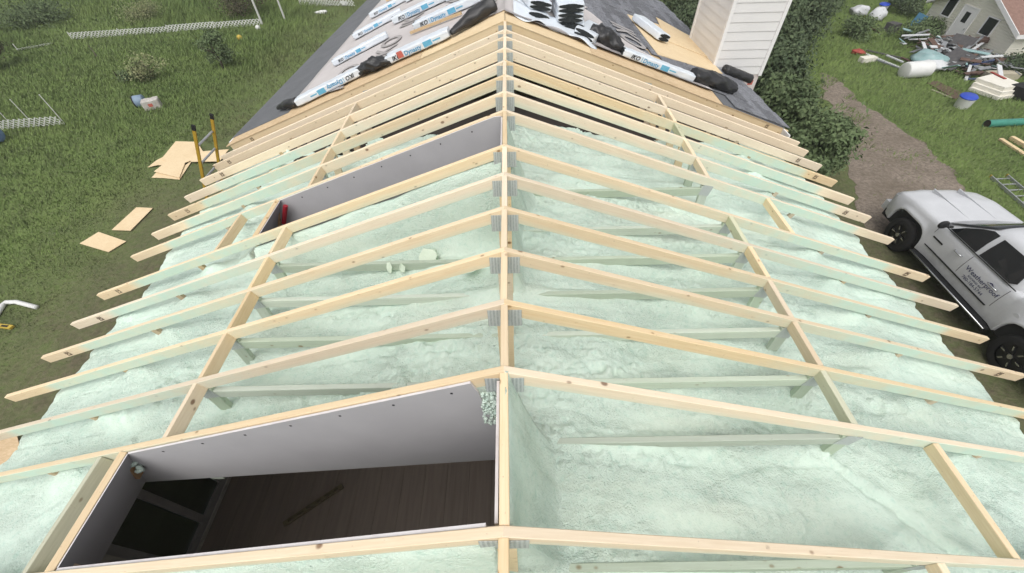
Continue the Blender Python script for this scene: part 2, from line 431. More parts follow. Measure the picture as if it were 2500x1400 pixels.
# --- spray foam: one sprayed mass between the trusses, with holes at the two light shafts
SH = {0: (-2.37, TY[0], TY[1]), 6: (-2.42, TY[6], TY[7])}
def foam():
    us = np.linspace(-1, 1, 600); ys = np.arange(-1.35, 5.42, .0145)
    U, Y = np.meshgrid(us, ys)
    def edge(sd_, s):
        q = 4.11 + .05*np.sin(Y*1.7+s) + .085*(fbm(Y*1.6+9*s, Y*0+s, 40+s)-.5)*2 + .045*(fbm(Y*6+3*s, Y*0, 50+s)-.5)*2
        for t, ty in TY.items(): q = q + .05*np.exp(-((Y-ty)/.05)**2)
        return q
    E_ = np.where(U < 0, edge(-1, 1), edge(1, 2)); X = U*E_; ax = np.abs(X)
    Z = foam_base(ax)
    Z = Z + .075*(fbm(X*1.1+20, Y*1.6+20, 11, 3)-.5) + .055*(fbm(X*3.3+7, Y*4.2+3, 12, 3)-.5)
    ps = fbm(X*.8+11, Y*6.5+4, 24, 3); Z = Z + .028*(1-np.abs(ps*2-1))*np.clip(fbm(X*.6+2, Y*1.1, 25, 2)*2.2-.6, 0, 1)
    rough = np.clip((fbm(X*1.5+3, Y*2.6+8, 13, 3)-.46)*5, 0, 1)
    bil = np.abs(fbm(X*9+1, Y*10+1, 14, 3)-.5)*2
    Z = Z + .035*(1-bil)*rough*np.where(ax > 2.9, .5, 1) + .012*(fbm(X*22, Y*22+5, 15, 2)-.5)
    lump = np.clip(fbm(X*14+2, Y*14+9, 16, 2)-.60, 0, 1); Z = Z + .13*lump*rough*(ax < 3.2)
    dt = np.min(np.abs(np.stack([Y-v for v in TY.values()])), 0)
    # ragged pull-back line beside the webs, thick build-up against the shaft backs
    inner = np.exp(-(dt/.07)**2)*(ax < 2.1)
    Z = Z + inner*(.035 + .06*(fbm(X*5, Y*9+2, 17, 3)-.5))
    cw = np.clip(1-np.abs(dt-.10)/.10, 0, 1)*(ax < 2.2)*np.clip(fbm(X*1.3+8, Y*1.7+5, 27, 2)*3-1.1, 0, 1)
    Z = Z + cw*(.07*(np.abs(fbm(X*17+3, Y*17+2, 28, 2)-.5)*2)-.01)
    for (xa, xb, yy0, yy1) in ((2.05, 2.62, TY[0]+.12, TY[1]-.10), (1.9, 2.5, TY[6]+.12, TY[7]-.1)):
        ln = X - (xb + (xa-xb)*(Y-yy0)/(yy1-yy0)) + .30*(fbm(X*4, Y*4, 29, 4)-.5); inb = (Y > yy0-.1)*(Y < yy1+.08)
        Z = Z + inb*(.035*fbm(X*6, Y*6, 33, 3)*np.exp(-((ln-.10)/.09)**2) - .045*np.exp(-(ln/.03)**2)*fbm(X*8, Y*8, 30, 2))
    Z = Z + .085*np.exp(-((ax-3.10)/.16)**2)*np.exp(-(dt/.10)**2)
    gr = np.clip(.5-np.abs(dt-.085-.04*fbm(X*2, Y*0+X*0, 19, 2))/.02, 0, 1)*(fbm(X*2.2+4, Y*2+1, 18, 2) > .52); Z = Z - .035*gr
    for k, (xl, ya, yb) in SH.items():
        inb = ((Y > ya) & (Y < yb)).astype(float)
        ww = .27 + .06*(fbm(Y*4, Y*0+k, 21, 3)-.5)*2
        ramp_ = np.clip(1-(X-.02)/ww, 0, 1)*(X > 0)
        Z = Z + inb*(ramp_**1.5)*.80*(1+.15*(fbm(X*6, Y*6, 22, 3)-.5))
        wl = np.clip(1-(xl-.22-X)/.22, 0, 1)*(X < xl-.2); Z = Z + inb*wl**1.3*.12
    # foam climbing the boards on either side of the shafts
    for (ta, tb, xl) in ((5, 6, -2.42), (-1, 0, -2.37)):      # sprayed against the backs of the shaft boards
        q = np.clip((Y-TY[ta]-.06)/(TY[tb]-TY[ta]-.08), 0, 1)*(Y > TY[ta])*(Y < TY[tb]+.03)*(X < -.03)*(X > xl-.1)
        tgt = -MS*ax - .085 - .05*fbm(X*3, Y*5, 23, 3)
        Z = np.where(q > 0, Z+(np.maximum(tgt, Z)-Z)*q**(1.4+1.2*fbm(X*2.3+5, Y*0, 26, 3)), Z)
    Z = Z + np.where((Y > TY[4]) & (Y < TY[6]), 1, 0)*np.clip(1-(X-.02)/.13, 0, 1)**1.5*(X > 0)*.5
    tail = np.clip((ax-(E_-.05))/.05, 0, 1); Z = Z - tail**2*.07
    n, m = X.shape; i = np.arange(n*m).reshape(n, m)
    f = np.stack([i[:-1,:-1], i[:-1,1:], i[1:,1:], i[1:,:-1]], -1)
    xc = (X[:-1,:-1]+X[1:,1:])/2; yc = (Y[:-1,:-1]+Y[1:,1:])/2
    keep = np.ones(xc.shape, bool)
    for k, (xl, ya, yb) in SH.items(): keep &= ~((xc > xl-(.19 if k == 0 else .14)) & (xc < .005) & (yc > ya-.005) & (yc < yb+.005))
    # foam not yet finished in the farthest bays
    h = fbm(xc*1.4+6, yc*3+2, 31, 3); keep &= ~((yc > 5.0) & (h > .58 - .9*(yc-5.0)) & (np.abs(xc) < 3.3))
    f = f[keep]; Z = Z + RZ
    V = np.stack([X, Y, Z], -1).reshape(-1, 3)
    # hanging edge at both eaves and at the far end
    extra_v = []; extra_f = []
    for col in (0, m-1):
        b = len(V)+len(extra_v); e = i[:, col]
        for q in e: p = V[q]; extra_v.append((p[0]*.975, p[1], p[2]-.17))
        for a in range(n-1): extra_f.append((e[a], e[a+1], b+a+1, b+a) if col == 0 else (e[a+1], e[a], b+a, b+a+1))
    V = np.concatenate([V, np.array(extra_v)]); f = np.concatenate([f, np.array(extra_f)])
    o = link('insulation_foam', me_np(V, f, True), 'spray_foam', house)
foam()

# --- drywall light shafts
def panel(poly, n_, th, parent, name='drywall_panel'):     # flat board: poly of 3-D points, extruded by th along n_
    n_ = Vector(n_).normalized()*th; a = [Vector(p) for p in poly]; k = len(a); v = [tuple(p) for p in a] + [tuple(p+n_) for p in a]
    me = me_py(v, [tuple(range(k))[::-1], tuple(range(k, 2*k))] + [(i, (i+1) % k, (i+1) % k+k, i+k) for i in range(k)])
    me.materials.append(MATS['drywall_face']); me.materials.append(MATS['drywall_edge'])
    for p in me.polygons[2:]: p.material_index = 1
    return link(name, me, None, parent)
for k, (xl, ya, yb) in SH.items():
    ya_, yb_ = ya+TK/2+.002, yb-TK/2-.002
    top = lambda x, d: HP(x, 0, -MS*abs(x)-d)[2]
    zb = lambda x: RZ - 1.085 - .125*abs(x)
    xr = -.036; xb = xl-.27; cut = -.16 if k == 0 else -.10
    P = lambda x, y, z: (x, y, z)
    # far board (its upper ridge corner is broken off on the near shaft)
    far = [P(xl+.004, yb_, top(xl, .012)), P(cut, yb_, top(cut, .012))] + ([P(cut+.03, yb_, RZ-.16), P(cut+.05, yb_, RZ-.30), P(xr-.02, yb_, RZ-.52)] if k == 0 else [P(xr, yb_, top(xr, .03))]) + [P(xr, yb_, zb(0)), P(xb, yb_, zb(xb))]
    panel(far[::-1], (0, -1, 0), .0127, house)
    near_ = [P(xl+.004, ya_, top(xl, .012)), P(xr-.03, ya_, top(.06, .012)), P(xr, ya_, zb(0)), P(xb, ya_, zb(xb))]
    panel(near_, (0, 1, 0), .0127, house)
    a_, b_ = ya_+.0135, yb_-.0135
    panel([P(xl, a_, top(xl, .012)), P(xl, b_, top(xl, .012)), P(xb, b_, zb(xb)), P(xb, a_, zb(xb))], (1, 0, .42), .0127, house)
    panel([P(-.022, a_, RZ-.05), P(-.022, b_, RZ-.05), P(-.022, b_, zb(0)), P(-.022, a_, zb(0))][::-1], (-1, 0, 0), .0127, house)
    # framing that carries the lower board
    board('shaft_header', HP(xl-.034, ya+TK/2, -MS*abs(xl)-.016), HP(xl-.034, yb-TK/2, -MS*abs(xl)-.016), TK, .089, 'spruce', house, up=(.5, 0, 1))
    for yy in (ya+TK/2+.03, yb-TK/2-.03):
        board('shaft_nailer', HP(xl-.055, yy, -MS*abs(xl)-.035), HP(xl-.16, yy, -MS*abs(xl)-.34), .06, .03, 'old_lumber' if yy > ya+.3 else 'spruce', house)
    for i in range(7):        # screw heads
        x = xl+.25+i*.31
        if x < -.2: MB().box((x-.006, yb_-.0142, top(x, .07)-.006), (x+.006, yb_-.0128, top(x, .07)+.006)).build('screw', 'print_black', house)
MB().tube([tuple(AY(697, 503, TY[7]-.11)), tuple(AY(693, 545, TY[7]-.12))], .024, 10).build('red_pipe', 'red_tube', house)
# foam lodged in the corners of the near shaft
def lump_mesh(r, seed, sx=1, sy=1, sz=1, amp=.35, nu=14, nv=10):
    rr = np.random.default_rng(seed); v = []; f = []
    ph = rr.random(12)*6
    for j in range(nv+1):
        th = math.pi*j/nv
        for i in range(nu):
            p = 2*math.pi*i/nu; d = np.array([math.sin(th)*math.cos(p), math.sin(th)*math.sin(p), math.cos(th)])
            k = 1 + amp*(.5*math.sin(3*d[0]+ph[0]+2*d[1])+.35*math.sin(5*d[1]+ph[1])+.3*math.sin(6*d[2]+ph[2]+3*d[0])+.2*math.sin(11*d[0]+ph[3]))
            v.append(tuple(d*r*k*np.array([sx, sy, sz])))
    for j in range(nv):
        for i in range(nu): f.append((j*nu+i, (j+1)*nu+i, (j+1)*nu+(i+1) % nu, j*nu+(i+1) % nu))
    return me_py(v, f, True)
def crumb_mesh(n, seed, sx, sy, sz, r0=.012, r1=.03):
    rr = random.Random(seed); b = MB()
    for i in range(n):
        me = lump_mesh(rr.uniform(r0, r1), rr.randint(0, 9999), nu=8, nv=6)
        off = (rr.uniform(-sx, sx), rr.uniform(-sy, sy), rr.uniform(-sz, sz))
        b.add([(p.co.x+off[0], p.co.y+off[1], p.co.z+off[2]) for p in me.vertices], [tuple(p.vertices) for p in me.polygons]); bpy.data.meshes.remove(me)
    return b.mesh(True)
link('foam_filling', crumb_mesh(120, 3, .036, .008, .18, .006, .013), 'spray_foam', house, (-.085, TY[1]-.035, RZ-.34))
link('foam_filling', crumb_mesh(9, 4, .02, .015, .06, .01, .022), 'spray_foam', house, (-2.43, TY[1]-.05, RZ-1.05))

# --- rooms below: dark floor boards, walls, a glazed door
FL = RZ - 4.35
fb = [-.14*i for i in range(1)]
for i in range(26):
    x0 = -4.05 + i*.31
    MB().box((x0, -1.4, FL-.02), (x0+.306, 6.1, FL+random.uniform(-.001, .001))).build('floor_board', 'dark_floor', house)
ceil = MB()
for sd_ in (-1, 1):
    for (ya, yb, x0, x1) in [(a, b, c, d) for (a, b, q) in ((-1.36, TY[0], 0), (TY[0], TY[1], 2.7), (TY[1], TY[6], 0), (TY[6], TY[7], 2.75), (TY[7], 6.45, 0)) for (c, d) in ((q if sd_ < 0 else 0, 2.8), (2.8, 4.12))]:
        p = lambda x, y, d=0: (sd_*x, y, RZ+float(np.interp(x, [0, 2.8, 4.2], [-1.085, -1.435, -1.98]))-d)
        ceil.add([p(x0, ya), p(x1, ya), p(x1, yb), p(x0, yb), p(x0, ya, -.02), p(x1, ya, -.02), p(x1, yb, -.02), p(x0, yb, -.02)],
                 [(0,1,2,3), (7,6,5,4), (0,4,5,1), (1,5,6,2), (2,6,7,3), (3,7,4,0)])
ceil.build('ceiling', 'interior_paint', house)
for sd_ in (-1, 1):           # sheet above the ceiling, coloured dark as attic shade where no foam lies
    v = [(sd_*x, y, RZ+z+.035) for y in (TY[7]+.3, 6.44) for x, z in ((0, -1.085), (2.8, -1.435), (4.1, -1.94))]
    link('attic_shade', me_py(v, [(0, 1, 4, 3), (1, 2, 5, 4)]), 'dark_void', house)
WX = 4.02
def wall(name, x0, x1, y0, y1, z0, z1, m='house_siding'):
    return MB().box((x0, y0, z0), (x1, y1, z1)).build(name, m, house)
zt_ = RZ-1.98
wall('wall', WX, WX+.14, -1.5, 15.5, -.2, zt_)
DY0, DY1 = .75, 1.85          # glazed door in the wall towards the meadow
wall('wall', -WX-.14, -WX, -1.5, DY0, -.2, zt_); wall('wall', -WX-.14, -WX, DY1, 15.5, -.2, zt_)
wall('wall', -WX-.14, -WX, DY0, DY1, -.2, FL+.05); wall('wall', -WX-.14, -WX, DY0, DY1, FL+2.05, zt_)
wall('wall', -WX, WX, -1.5, -1.36, -.2, RZ-1.7); wall('wall', -WX, WX, 6.5, 6.62, -.2, RZ-.05-1.6)
wall('wall', -WX, WX, 15.4, 15.5, -.2, RZ-1.7)
n = N('window_glass'); n.out((.05, .06, .05), .05, .5); n.b.inputs['Transmission Weight'].default_value = .55
gd = MB()
for q in ((DY0, DY0+.09), (DY1-.09, DY1), (DY0+.52, DY0+.60)): gd.box((-WX-.10, q[0], FL+.05), (-WX-.02, q[1], FL+2.05))
for q in ((FL+.05, FL+.16), (FL+1.94, FL+2.05)): gd.box((-WX-.101, DY0+.09, q[0]), (-WX-.021, DY1-.09, q[1]))
gdo = gd.build('glazed_door', 'interior_paint', house)
MB().box((-WX-.065, DY0+.09, FL+.16), (-WX-.055, DY1-.09, FL+1.94)).build('pane', 'window_glass', gdo)
MB().box((-WX, DY0-.16, FL+2.05), (-WX+.05, DY1+1.6, FL+2.19)).build('door_header', 'dark_floor', house)
MB().box((-WX, DY1+.14, FL+.9), (-WX+.03, DY1+1.5, FL+2.04)).build('wall_panel', 'interior_paint', house)
mat('level_yellow', (.26, .22, .14), rough=.5)
lv = [G(695, 1282, FL+.02), G(838, 1188, FL+.02)]
lvo = MB(); d = Vector(lv[1]-lv[0]); L_ = d.length
for s0, s1 in ((0, L_),):
    lvo.box((0, -.028, 0), (L_, -.016, .05)).box((0, .016, 0), (L_, .028, .05))
for q in np.linspace(0, L_-.06, 7): lvo.box((q, -.015, .001), (q+.06, .015, .049))
lvt = lvo.build('spirit_level', 'level_yellow', None, loc=lv[0], rot=rot_to(d, (0, 0, 1)))
tag(lvt, 'yellowish spirit level lying on the dark floor below the nearer light shaft', 'level')

# --- finished far part of the roof
# eaves (the old part narrows slightly), deck, overlays
def roof_pt(x, y, off=0): return (x, y, RZ - MS*abs(x) + off)
def strip(name, pts_a, pts_b, off, th, m, nx=1, wav=0, seed=0, parent=house):
    # sheet between two outlines on the roof plane, both lists of (x,y) of equal length
    v = []; f = []; k = len(pts_a)
    for (a, b) in zip(pts_a, pts_b):
        for j in range(nx+1):
            t = j/nx; x = a[0]*(1-t)+b[0]*t; y = a[1]*(1-t)+b[1]*t
            w = wav*(float(fbm(np.array([x*3.0+seed+30]), np.array([y*3.0+30]), 60+seed, 3)[0])-.35) if wav else 0
            v.append(roof_pt(x, y, off+w))
    for i in range(k-1):
        for j in range(nx): a = i*(nx+1)+j; f.append((a, a+1, a+nx+2, a+nx+1))
    nb = len(v)
    if th:
        v += [(p[0], p[1], p[2]-th) for p in v]
        f2 = [tuple(q+nb for q in ff[::-1]) for ff in f]; ed = []
        for i in range(k-1): ed += [(i*(nx+1), (i+1)*(nx+1)), (i*(nx+1)+nx, (i+1)*(nx+1)+nx)]
        for j in range(nx): ed += [(j, j+1), ((k-1)*(nx+1)+j, (k-1)*(nx+1)+j+1)]
        f = f + f2 + [(a, b, b+nb, a+nb) for a, b in ed]
    me = me_py(v, f, bool(wav)); return link(name, me, m, parent)
def rfxy(px, py): p = RF(px, py); return (float(p[0]), float(p[1]))
YS0 = 6.26                    # near edge of the sheathing
eL = lambda y: -np.interp(y, [5.5, 6.5, 10.8, 14.5, 16], [4.62, 4.72, 4.48, 4.15, 4.05])
eR = lambda y: np.interp(y, [5.5, 7.4, 14, 16], [4.46, 4.52, 4.25, 4.2])
ysd = list(np.linspace(YS0, 15.6, 12))
# sheathing panels, first row visible at the cut edge
for sd_, ee in ((-1, eL), (1, eR)):
    xs_ = [0.004, 1.22, 2.44, 3.66]
    for i, x0 in enumerate(xs_):
        for (ya, yb) in ((YS0, 7.47), (7.475, 9.9), (9.905, 12.3), (12.305, 15.6)):
            x1 = (xs_[i+1]-.004) if i < 3 else None
            A = [(sd_*x0, y) for y in (ya, yb)]; B = [((sd_*x1) if x1 else float(ee(y))-sd_*.02, y) for y in (ya, yb)]
            strip('sheathing_panel', A, B, .012+.0006*((i+int(ya)) % 2), .011, 'osb' if not (i == 0 and ya == YS0) else 'plywood')
# grey eave membrane and pale underlayment on the meadow side
yy = list(np.linspace(6.55, 15.6, 20))
inL = lambda y: -np.interp(y, [6.5, 7.1, 8.3, 13.2, 16], [3.70, 3.64, 3.58, 3.38, 3.25])
strip('eave_membrane', [(float(inL(y))+.12, y) for y in yy], [(float(eL(y)), y) for y in yy], .018, .004, 'membrane')
jag = [6.62 + .03*math.sin(i*1.7) for i in range(30)]
xs_u = np.linspace(0.0, 1, 30)
def under(side, inner, y_near, y_far, off, seed, name='underlayment'):
    A = []; B = []
    for i, u in enumerate(xs_u):
        xa = u*inner(y_near(u)); xb = u*inner(y_far(u))
        A.append((float(side*abs(xa)), float(y_near(u)))); B.append((float(side*abs(xb)), float(y_far(u))))
    return strip(name, A, B, off, .002, 'underlayment', 44, .016, seed)
under(-1, inL, lambda u: 6.70+.04*math.sin(u*9), lambda u: 15.5, .024, 1)
# on the other slope it only covers a band by the ridge, its lower edge torn
def uR(v): return 0
rA, rB = [], []
for i, y in enumerate(np.linspace(6.55, 13, 40)):
    wR = np.interp(y, [6.5, 6.9, 7.2, 7.8, 8.9, 10.5, 13], [3.35, 3.15, 2.40, 1.80, 1.42, .9, .4]) + .06*math.sin(i*1.9)+.04*math.sin(i*3.3)
    yo = y
    rA.append((0.0, yo)); rB.append((float(wR), yo + (.12 if i == 0 else 0)))
und = strip('underlayment', rA, rB, .050, .002, 'underlayment', 24, .02, 5)
# faint printed letters on the underlayment
def roof_frame(x, y, off, ang, side):        # matrix: local x up the meadow slope / down the other, z = normal
    if side < 0: X, Z = Vector((CT, 0, ST)), Vector((-ST, 0, CT))
    else: X, Z = Vector((CT, 0, -ST)), Vector((ST, 0, CT))
    M_ = Matrix((X, Z.cross(X), Z)).transposed().to_4x4() @ Matrix.Rotation(ang, 4, 'Z')
    M_.translation = Vector(roof_pt(x, y, off)); return M_
for (px, py, ang, sz) in ((950, 145, 1.05, .62), (1020, 60, 1.05, .62), (835, 225, 1.0, .62), (1205, 45, .9, .62), (1130, 25, 1, .62)):
    x, y = rfxy(px, py); o = link('printed_letters', text_mesh('IKO', sz, 'print_grey', .3, .012), None, house); o.matrix_world = roof_frame(x, y, .043, 1.5, -1)
for (px, py) in ((1488, 60),):
    x, y = rfxy(px, py); o = link('printed_letters', text_mesh('IKO', .62, 'print_grey', .3, .012), None, house); o.matrix_world = roof_frame(x, y, .067, -1.5, 1)
# shingles on the other slope, course by course from the eave up
sh_me = []
for q in range(6):
    rr = random.Random(q); b = MB(); x = 0.0; Ls = 1.0; EX = .148
    while x < Ls-.01:
        w = rr.choice((.09, .13, .17, .22)); w = min(w, Ls-x); dpt = rr.choice((0, 0, .0, .028)); th = .010 if dpt == 0 else .006
        b.box((x+.001, -EX-.03+dpt, -.002), (x+w-.001, .02, th)); x += w
    me = b.mesh(); me.materials.append(MATS['shingle']); sh_me.append(me)
for q in range(4):
    b = MB(); Ls = (.25, .5, .75, 1.0)[q]; x = 0.0; rr = random.Random(40+q)
    while x < Ls-.01:
        w = min(rr.choice((.09, .13, .17)), Ls-x); b.box((x+.001, -.178, -.002), (x+w-.001, .02, .009)); x += w
    me = b.mesh(); me.materials.append(MATS['shingle']); sh_me.append(me)
deck = strip('shingle_deck', [(3.35, y) for y in ysd], [(float(eR(y))+.02, y) for y in ysd], .018, .004, 'membrane')
nc = 0
for c in range(34):
    s = .02 + c*.148                          # metres up the slope from the eave
    y = 6.30 if c < 7 else 6.75; ph_ = c % 4; first = True
    while y < 13.2 and nc < 298:
        x = float(eR(y+.5)) - s*CT - .05
        lim = np.interp(y+.3, [6.5, 6.9, 7.2, 7.8, 8.9, 10.5, 13], [3.35, 3.0, 2.30, 1.70, 1.32, .8, .3])
        if x > lim-.05 and x > .1:
            M_ = Matrix((Vector((0, 1, 0)), Vector((-CT, 0, ST)), Vector((ST, 0, CT)))).transposed().to_4x4()
            M_.translation = Vector(roof_pt(x, y, .030)); M_ = M_ @ Matrix.Rotation(-.03, 4, 'X')
            o = link('shingle', sh_me[6+ph_] if first else sh_me[random.randrange(6)], None, deck); o.matrix_world = M_; nc += 1
        y += (.25, .5, .75, 1.0)[ph_]+.003 if first else 1.003; first = False
# drip edge pieces at both eaves
for sd_, ee, y0 in ((-1, eL, 6.45), (1, eR, 6.05)):
    for ya in np.arange(y0, 15.2, 2.4):
        yb = min(ya+2.39, 15.6); a = roof_pt(float(ee(ya))+sd_*.012, ya, .004); b = roof_pt(float(ee(yb))+sd_*.012, yb, .004)
        board('fascia_board', a, b, .02, .15, 'vinyl_trim', house)

# ------------------------------------------------------------------ shingle bundles on the roof
def soft_box(L, w, h, seed, nx=16, k=16, wr=.006, sag=0, p=9.0):      # wrinkled package, x = length from -L/2
    rr = np.random.default_rng(seed); ph = rr.random(8)*6; v = []; f = []
    rc = .022; base = []
    for (cx_, cz_, a0) in ((1, 1, 0), (-1, 1, 90), (-1, -1, 180), (1, -1, 270)):
        for da in (5, 45, 85): t = math.radians(a0+da); base.append((cx_*(w/2-rc)+rc*math.cos(t), cz_*(h/2-rc)+rc*math.sin(t)))
    # mid points on the long faces so that the film can buckle
    ring0 = []
    for q in range(12):
        ring0.append(base[q])
        if q % 3 == 2: p0, p1 = base[q], base[(q+1) % 12]; ring0 += [(p0[0]*.66+p1[0]*.34, p0[1]*.66+p1[1]*.34), (p0[0]*.34+p1[0]*.66, p0[1]*.34+p1[1]*.66)]
    k = len(ring0)
    for i in range(nx+1):
        t = i/nx; x = (t-.5)*L; e = 1-.10*max(0, abs(t-.5)*2-.90)/.10
        for j, (cy_, cz_) in enumerate(ring0):
            wv = wr*(.6*math.sin(x*23+ph[0]+j*1.3)+.5*math.sin(x*41+ph[1]-j*2.1)+.4*math.sin(x*9+ph[2]))
            v.append((x+.3*wr*math.sin(j*2+ph[4]), cy_*e*(1+wv/w*.5), cz_*e*(1+wv/h) + h/2))
    for i in range(nx):
        for j in range(k): f.append((i*k+j, (i+1)*k+j, (i+1)*k+(j+1) % k, i*k+(j+1) % k))
    f += [tuple(range(k)), tuple(range((nx+1)*k-1, nx*k-1, -1))]
    return me_py(v, f, False)
BN = [0]
def bundle(M_, L, w, h, label, open_end=1, printed=True, red=False, group='wrapped shingle bundles on the finished roof', small=False, flip=False, endpair=False):
    BN[0] += 1; sd = BN[0]*13
    root = empty('shingle_bundle'); root.matrix_world = M_
    if flip: root.matrix_world = M_ @ Matrix.Translation((0, 0, h)) @ Matrix.Rotation(math.pi, 4, 'Y')
    tag(root, label, 'bundle', group)
    link('wrapper', soft_box(L, w, h, sd), 'wrapper', root)
    for e in ((-1, 1) if open_end == 2 else (open_end,)):
        if not e: continue
        x = e*(L/2)
        b = MB()
        for q in range(2):
            hh = h*.49; z0 = h*.03 + q*h*.46; poly = [(x-.03*e, y_, z_) for y_, z_ in [(w*.475*math.cos(t)*(1 if abs(math.cos(t)) < .9 else .98), z0+hh/2+hh/2*math.sin(t)) for t in np.linspace(0, 2*math.pi, 14, endpoint=False)]]
            v = poly + [(x+.004*e, a[1]*.98, a[2]) for a in poly]; n_ = 14
            b.add(v, [tuple(range(n_)), tuple(range(2*n_-1, n_-1, -1))] + [(i, (i+1) % n_, (i+1) % n_+n_, i+n_) for i in range(n_)])
        b.build('shingle_end', 'asphalt_end', root)
    if printed:
        sz = .06 if small else .085; y = -w/2-.0035
        o = link('logo', text_mesh('IKO', sz, 'print_black', .3, .0015), None, root, (-L*.40, y, h*.5-sz*.36), (math.pi/2, 0, 0))
        o = link('lettering', text_mesh('Dynasty', sz, 'blue_ink', .1, .001), None, root, (-L*.40+sz*2.5, y, h*.5-sz*.34), (math.pi/2, 0, 0))
        x0 = -L*.40+sz*6.3
        for (xa, xb_, q) in ((x0, x0+sz*1.6, .42), (-L*.40+sz*2.2, -L*.40+sz*2.28, .42), (x0+sz*1.8, x0+sz*3.2, .1)):
            MB().box((xa, y-.001, h*.5-sz*q), (xb_, y+.002, h*.5+sz*q)).build('print_panel', 'print_blue', root)
    if red:
        MB().box((-L*.30, -w/2-.006, h*.2), (-L*.30+.09, -w/2+.005, h*1.01)).build('red_sticker', 'print_red', root)
    return root
def roof_line(pa, pb, off, side):             # frame whose x axis runs between two roof points
    a, b = Vector([float(t) for t in RF(*pa)]), Vector([float(t) for t in RF(*pb)])
    Z = Vector((side*ST, 0, CT)); X = (b-a); X = (X - Z*X.dot(Z)); L = X.length; X.normalize()
    M_ = Matrix((X, Z.cross(X), Z)).transposed().to_4x4(); M_.translation = (a+b)/2 + Z*off; return M_, L
def lb(pa, pb, w, h, label, **kw):
    sd_ = 1 if pa[0] > 1228 else -1; M_, L = roof_line(pa, pb, kw.pop('off', .042), sd_); return bundle(M_, L, w, h, label, **kw)
lb((736, 262), (893, 184), .21, .105, 'white shingle bundle printed upside down at the torn roof edge beside the taped black roll', flip=True, open_end=0)
lb((955, 160), (1104, 94), .22, .105, 'white shingle bundle with a red sticker lying along the cut roof edge', red=True, open_end=-1)
lb((822, 166), (952, 97), .17, .10, 'slim shingle bundle on pale underlayment just above the one with upside down print', open_end=-1, small=True)
lb((870, 101), (985, 39), .18, .105, 'slim shingle bundle nearest the dark eave strip, between two others of its row', open_end=-1, small=True)
lb((968, 62), (1112, -4), .22, .115, 'shingle bundle with an exposed square black end, middle of the underlayment', open_end=-1)
lb((1020, 78), (1178, 8), .20, .11, 'shingle bundle lying just above a loose stick of lumber', open_end=-1)
lb((910, 49), (1012, -4), .19, .11, 'shingle bundle with round black end, uppermost fully seen one near the dark eave strip', open_end=-1, small=True)
lb((995, 10), (1100, -45), .20, .11, 'shingle bundle with a black end half out of the picture near the top edge', open_end=-1, small=True)
lb((1095, 8), (1200, -40), .24, .12, 'bundle whose wide black end shows at the top edge near the ridge', open_end=-1)
lb((1512, 140), (1682, 203), .17, .10, 'shingle bundle lying along the cut edge of the shingled slope', open_end=-1)
lb((1548, 62), (1612, 112), .30, .12, 'shingle bundle resting on the loose plywood sheets beside the chimney', open_end=1, printed=False, off=.075)
# pile astride the ridge: bundles seen end-on
def stack_at(x, y, z, ang, L, w, h, label, tilt=0, **kw):
    M_ = Matrix.Translation((x, y, RZ+z)) @ Matrix.Rotation(ang, 4, 'Z') @ Matrix.Rotation(tilt, 4, 'X')
    return bundle(M_, L, w, h, label, group='bundles piled beside the ridge', **kw)
HPI = math.pi/2
stack_at(.98, 7.30, -.30, HPI-.05, .95, .42, .115, 'lowest bundle of the end-on pile right of the ridge', printed=False, open_end=-1, tilt=.12)
stack_at(.93, 7.28, -.185, HPI+.03, .95, .40, .115, 'second lowest bundle of the end-on pile, its black end facing the trusses', printed=False, open_end=-1, tilt=.06)
stack_at(.95, 7.30, -.070, HPI, .95, .40, .11, 'topmost end-on bundle of the pile, under the crosswise one', printed=False, open_end=-1)
stack_at(.36, 7.22, -.16, HPI+.22, .95, .36, .12, 'bundle slumped on the ridge with a jagged black end', printed=False, open_end=-1, tilt=.30)
stack_at(.42, 7.32, -.035, HPI+.18, .95, .36, .11, 'upper bundle of the slumped pair astride the ridge', printed=False, open_end=-1, tilt=.2)
stack_at(.80, 7.62, .045, .02+math.pi, 1.05, .36, .13, 'crosswise bundle on top of the pile with its print upside down', open_end=0, flip=True).matrix_world = Matrix.Translation((.80, 7.40, RZ+.05+.13)) @ Matrix.Rotation(math.pi, 4, 'Y')
stack_at(.25, 7.72, .06, .05, .9, .34, .12, 'pale bundle at the back of the pile, lying across the ridge', printed=False, open_end=0)
M_ = roof_frame(1.28, 7.02, .05, 1.15, 1)
bundle(M_, .8, .34, .11, 'bundle that slid off the pile onto the underlayment, black end downhill', printed=False, open_end=-1, group='bundles piled beside the ridge')

# black plastic and rolls along the cut edge
def crumple(L, r, seed, name, label, M_, taper=(.7, 1, .8), flat=.75, cat='roll', amp=.22):
    rr = np.random.default_rng(seed); ph = rr.random(12)*6; nx, k = 26, 22; v = []; f = []
    for i in range(nx+1):
        t = i/nx; x = (t-.5)*L; rad = r*np.interp(t, [0, .5, 1], taper)
        for j in range(k):
            a = 2*math.pi*j/k
            q = 1 + amp*(.5*math.sin(3*a+x*14/L+ph[0])+.35*math.sin(5*a-x*20/L+ph[1])+.3*math.sin(9*a+ph[2]+x*33/L))
            v.append((x, math.cos(a)*rad*q, max(-.0, math.sin(a)*rad*flat*q+rad*flat*.8)))
    for i in range(nx):
        for j in range(k): f.append((i*k+j, (i+1)*k+j, (i+1)*k+(j+1) % k, i*k+(j+1) % k))
    f += [tuple(range(k)), tuple(range((nx+1)*k-1, nx*k-1, -1))]
    o = link(name, me_py(v, f, True), 'black_plastic'); o.matrix_world = M_; return tag(o, label, cat)
def cr(pa, pb, r, seed, name, label, **kw):
    M_, L = roof_line(pa, pb, kw.pop('off', .04), 1 if pa[0] > 1228 else -1); return crumple(L, r, seed, name, label, M_, **kw)
